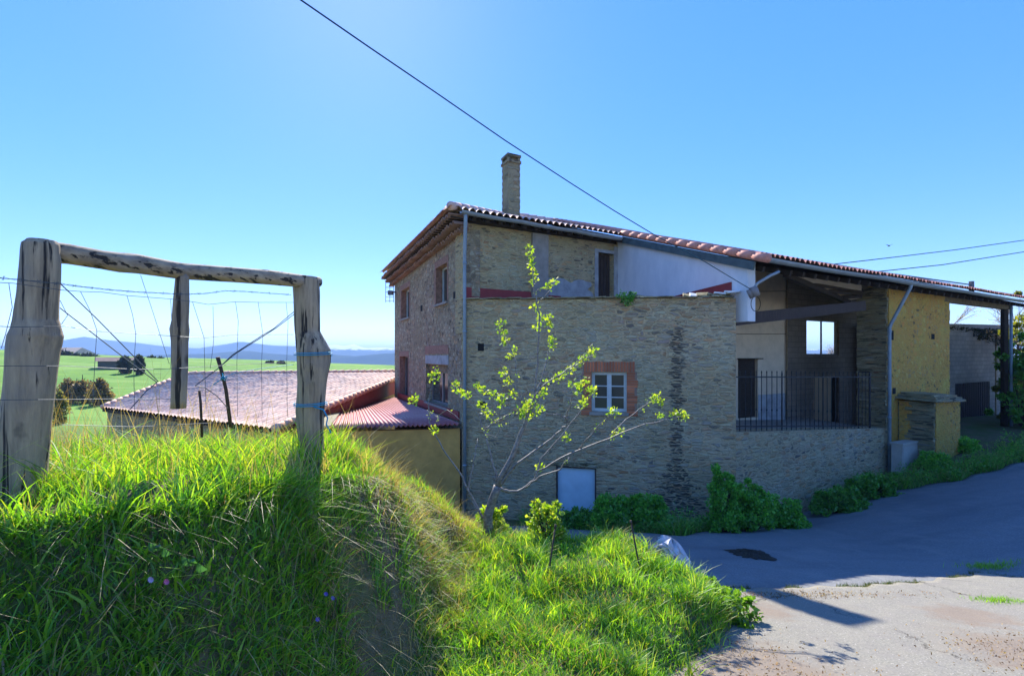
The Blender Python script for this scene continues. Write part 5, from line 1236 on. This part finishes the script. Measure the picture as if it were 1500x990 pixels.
# ------------------------------------------------------------------ middle distance on the left
fb = empty('field_barn', V(178, 545, 118), 'distant long low stone barn on the green hillside', 'barn')
A_, B_ = V(143, 545, 116), V(196, 548, 120); pF = Plane(A_, B_); mb = MB(); pF.box(mb, 0, pF.L, -6, zz(529, 118), 0, 5); mb.build('wall', plain('far_stone', (.14, .115, .10), .9, scale=1), fb)
mb = MB(); z0 = zz(529, 118); mb.add([pF.at(-.5, z0, -.5), pF.at(pF.L+.5, z0, -.5), pF.at(pF.L+.5, z0, 5.5), pF.at(-.5, z0, 5.5), pF.at(-.5, z0+.9, 2.5), pF.at(pF.L+.5, z0+.9, 2.5)], [(0, 1, 5, 4), (2, 3, 4, 5), (1, 2, 5), (3, 0, 4), (3, 2, 1, 0)]); mb.build('roof', plain('far_tile', (.20, .13, .11), .9, scale=1), fb)
def ftree(u, vb, vt, wpx, Y, lab, pal, name='field_tree', conif=False, n=1500, group='trees round the field barn', size=.6):
    b = V(u, vb, Y); g = hz(b[0], b[1]); h = zz(vt, Y)-g; r = wpx/750*Y/2
    t = empty(name, (b[0], b[1], g), lab, 'tree', group); mb = MB(); mb.tube([(b[0], b[1], g-.3), (b[0], b[1], g+h*.8)], [r*.12, r*.03], 6); tips = []
    for k in range(7): grow(mb, np.array((b[0], b[1], g+h*(.2+.08*k))), np.array((rng.normal(), rng.normal(), .8)), r*(.7 if name == 'field_tree' else .4), r*.05, 1, tips, .5, 2)
    mb.build('trunk', M['darkwood'], t); cs = []; ss = []
    for k in range(26):
        q_ = rng.random(); rad = r*(math.sin(math.pi*min(1, q_*.85+.12)) if not conif else (1-q_*.75))*.75; th = rng.uniform(0, 6.28)
        cs.append((b[0]+rad*.7*math.cos(th), b[1]+rad*.7*math.sin(th), g+h*((.12 if name == 'field_tree' else -.02)+.8*q_)+(0 if name == 'field_tree' else -.05*h))); ss.append(r*.42*(1-.4*q_))
    a = leaves(cs, size, n//26, ss, pal, up=.1); mk('crown', a[0], a[1], M['leaf'], t, uv=False, cols=a[2])
FD = [(.018, .03, .02), (.03, .045, .025), (.015, .025, .018)]; FBR = [(.20, .14, .09), (.26, .18, .12), (.13, .12, .06)]
ftree(184, 549, 523, 20, 110, 'dark round evergreen at the right end of the distant barn, left one of the pair', FD)
ftree(204, 548, 521, 15, 108, 'dark taller evergreen beside the distant barn, right one of the pair', FD, n=1500)
for u, vb, vt, w, Y, lab in ((100, 566, 547, 40, 62, 'bare brown thicket beside the left post, leftmost of the three'), (122, 572, 550, 46, 62, 'bare brown thicket in the field, middle of the three'), (146, 573, 546, 38, 60, 'rounded bare brown thicket in the field, rightmost of the three')):
    ftree(u, vb, vt, w, Y, lab, FBR, name='thicket', n=2200, group='bare thickets in the field', size=.28)
ftree(88, 583, 562, 30, 45, 'yellow green bush in the field close to the left post', [(.2, .2, .06), (.28, .25, .08)], name='field_bush', n=1600, group='bushes in the field', size=.25)
for i, (u, w, Y, vt) in enumerate([(96, 22, 150, 521), (112, 16, 150, 527), (124, 14, 150, 529), (134, 18, 152, 528), (222, 10, 160, 530), (235, 9, 160, 530), (395, 9, 150, 534), (412, 10, 150, 534)]):
    ftree(u, 540, vt, w, Y, ['tall dark tree on the skyline right beside the left post', 'second dark tree along the skyline from the left post', 'small dark tree third along the skyline from the left post', 'dark tree on the skyline just left of the distant barn', 'small tree on the skyline between the evergreens and the hanging post, left one', 'small tree on the skyline next to the hanging post', 'small tree on the skyline left of the right fence post', 'small dark tree on the skyline touching the right fence post'][i], FD, n=500, group='small trees on the skyline', size=.9)
vs = []; t = empty('hill_house', V(98, 524, 170), 'pale roofed house far away on the skyline beside the left post', 'house')
mb = MB(); c = V(90, 522, 172); mb.box(c+np.array((0, 0, -1)), (7, 0, 0), (0, 4, 0), (0, 0, 1.8)); mb.build('wall', plain('hh', (.3, .26, .22), scale=1), t)
mb = MB(); mb.add([c+np.array(q_) for q_ in ((-8, -5, .8), (8, -5, .8), (8, 5, .8), (-8, 5, .8), (-7, 0, 3), (7, 0, 3))], [(0, 1, 5, 4), (2, 3, 4, 5), (1, 2, 5), (3, 0, 4), (3, 2, 1, 0)]); mb.build('roof', plain('hr', (.45, .36, .28), scale=1), t)

# ------------------------------------------------------------------ right edge: blossom tree, ivy, hedge
def blossom(u, Y, h, lab, gz=-3.2):
    b = V(u, 0, Y); t = empty('blossom_tree', (b[0], b[1], gz), lab, 'tree', 'blossoming bare trees behind the yard wall'); mb = MB(); tips = []
    st = np.array((b[0], b[1], gz)); grow(mb, st, np.array((0, 0, 1.)), h*.35, .14, 5, tips, .45, 3)
    mb.build('trunk', plain('pale_bark', (.22, .17, .14)), t, smooth=True); a = leaves(tips, .05, 6, .16, [(.55, .40, .42), (.42, .3, .3), (.65, .52, .5)]); mk('blossom', a[0], a[1], M['leaf'], t, uv=False, cols=a[2])
blossom(1420, 27, 6.0, 'pinkish blossoming tree whose twigs show over the yard wall, left of the roof post'); blossom(1480, 26, 6.2, 'pinkish blossoming tree rising behind the roof post'); blossom(1530, 24, 6.2, 'pinkish blossoming tree at the right edge of the view'); blossom(1215, 42, 6.0, 'bare tree seen through the open window of the block wall', gz=-4.5)
t = empty('ivy', pG.at(pG.L/2, zz(478, Y5), 0), 'dark ivy creeping along the top of the grey block wall', 'ivy'); cs = []; ss = []
for i in range(46):
    s = rng.uniform(.2, 1)**.6*pG.L; k = rng.random()**2; cs.append(pG.at(s, zz(479, 21)-k*1.2*(s/pG.L)**2, -.06)); ss.append(.16)
cs += [pG.at(s, zz(476, 21)+.02, .05) for s in np.linspace(0, pG.L, 24)]; ss += [.10]*24
a = leaves(cs, .10, 40, ss, [(.03, .045, .02), (.05, .06, .03), (.07, .06, .04), (.02, .03, .015)]); mk('foliage', a[0], a[1], M['leaf'], t, uv=False, cols=a[2])
for i, (u, Y, r, zc, pal, lab) in enumerate([(1496, 21.5, (1.0, .8, 3.6), -3.0, DARKG, 'dark overgrown hedge right of the roof post'), (1545, 20.5, (1.6, 1, 3.4), -3.0, DARKG, 'dark hedge at the right edge of the view'), (1499, 23.5, (.9, .8, 4.8), -3.0, [(.3, .32, .05), (.22, .28, .05)], 'yellow green shrub above the dark hedge at the right edge')]):
    x = (u-750)/750*Y; bush('hedge_bush', (x, Y, zc), r, 5000, lab, pal, size=.14, group='hedge at the right edge', lobes=16)
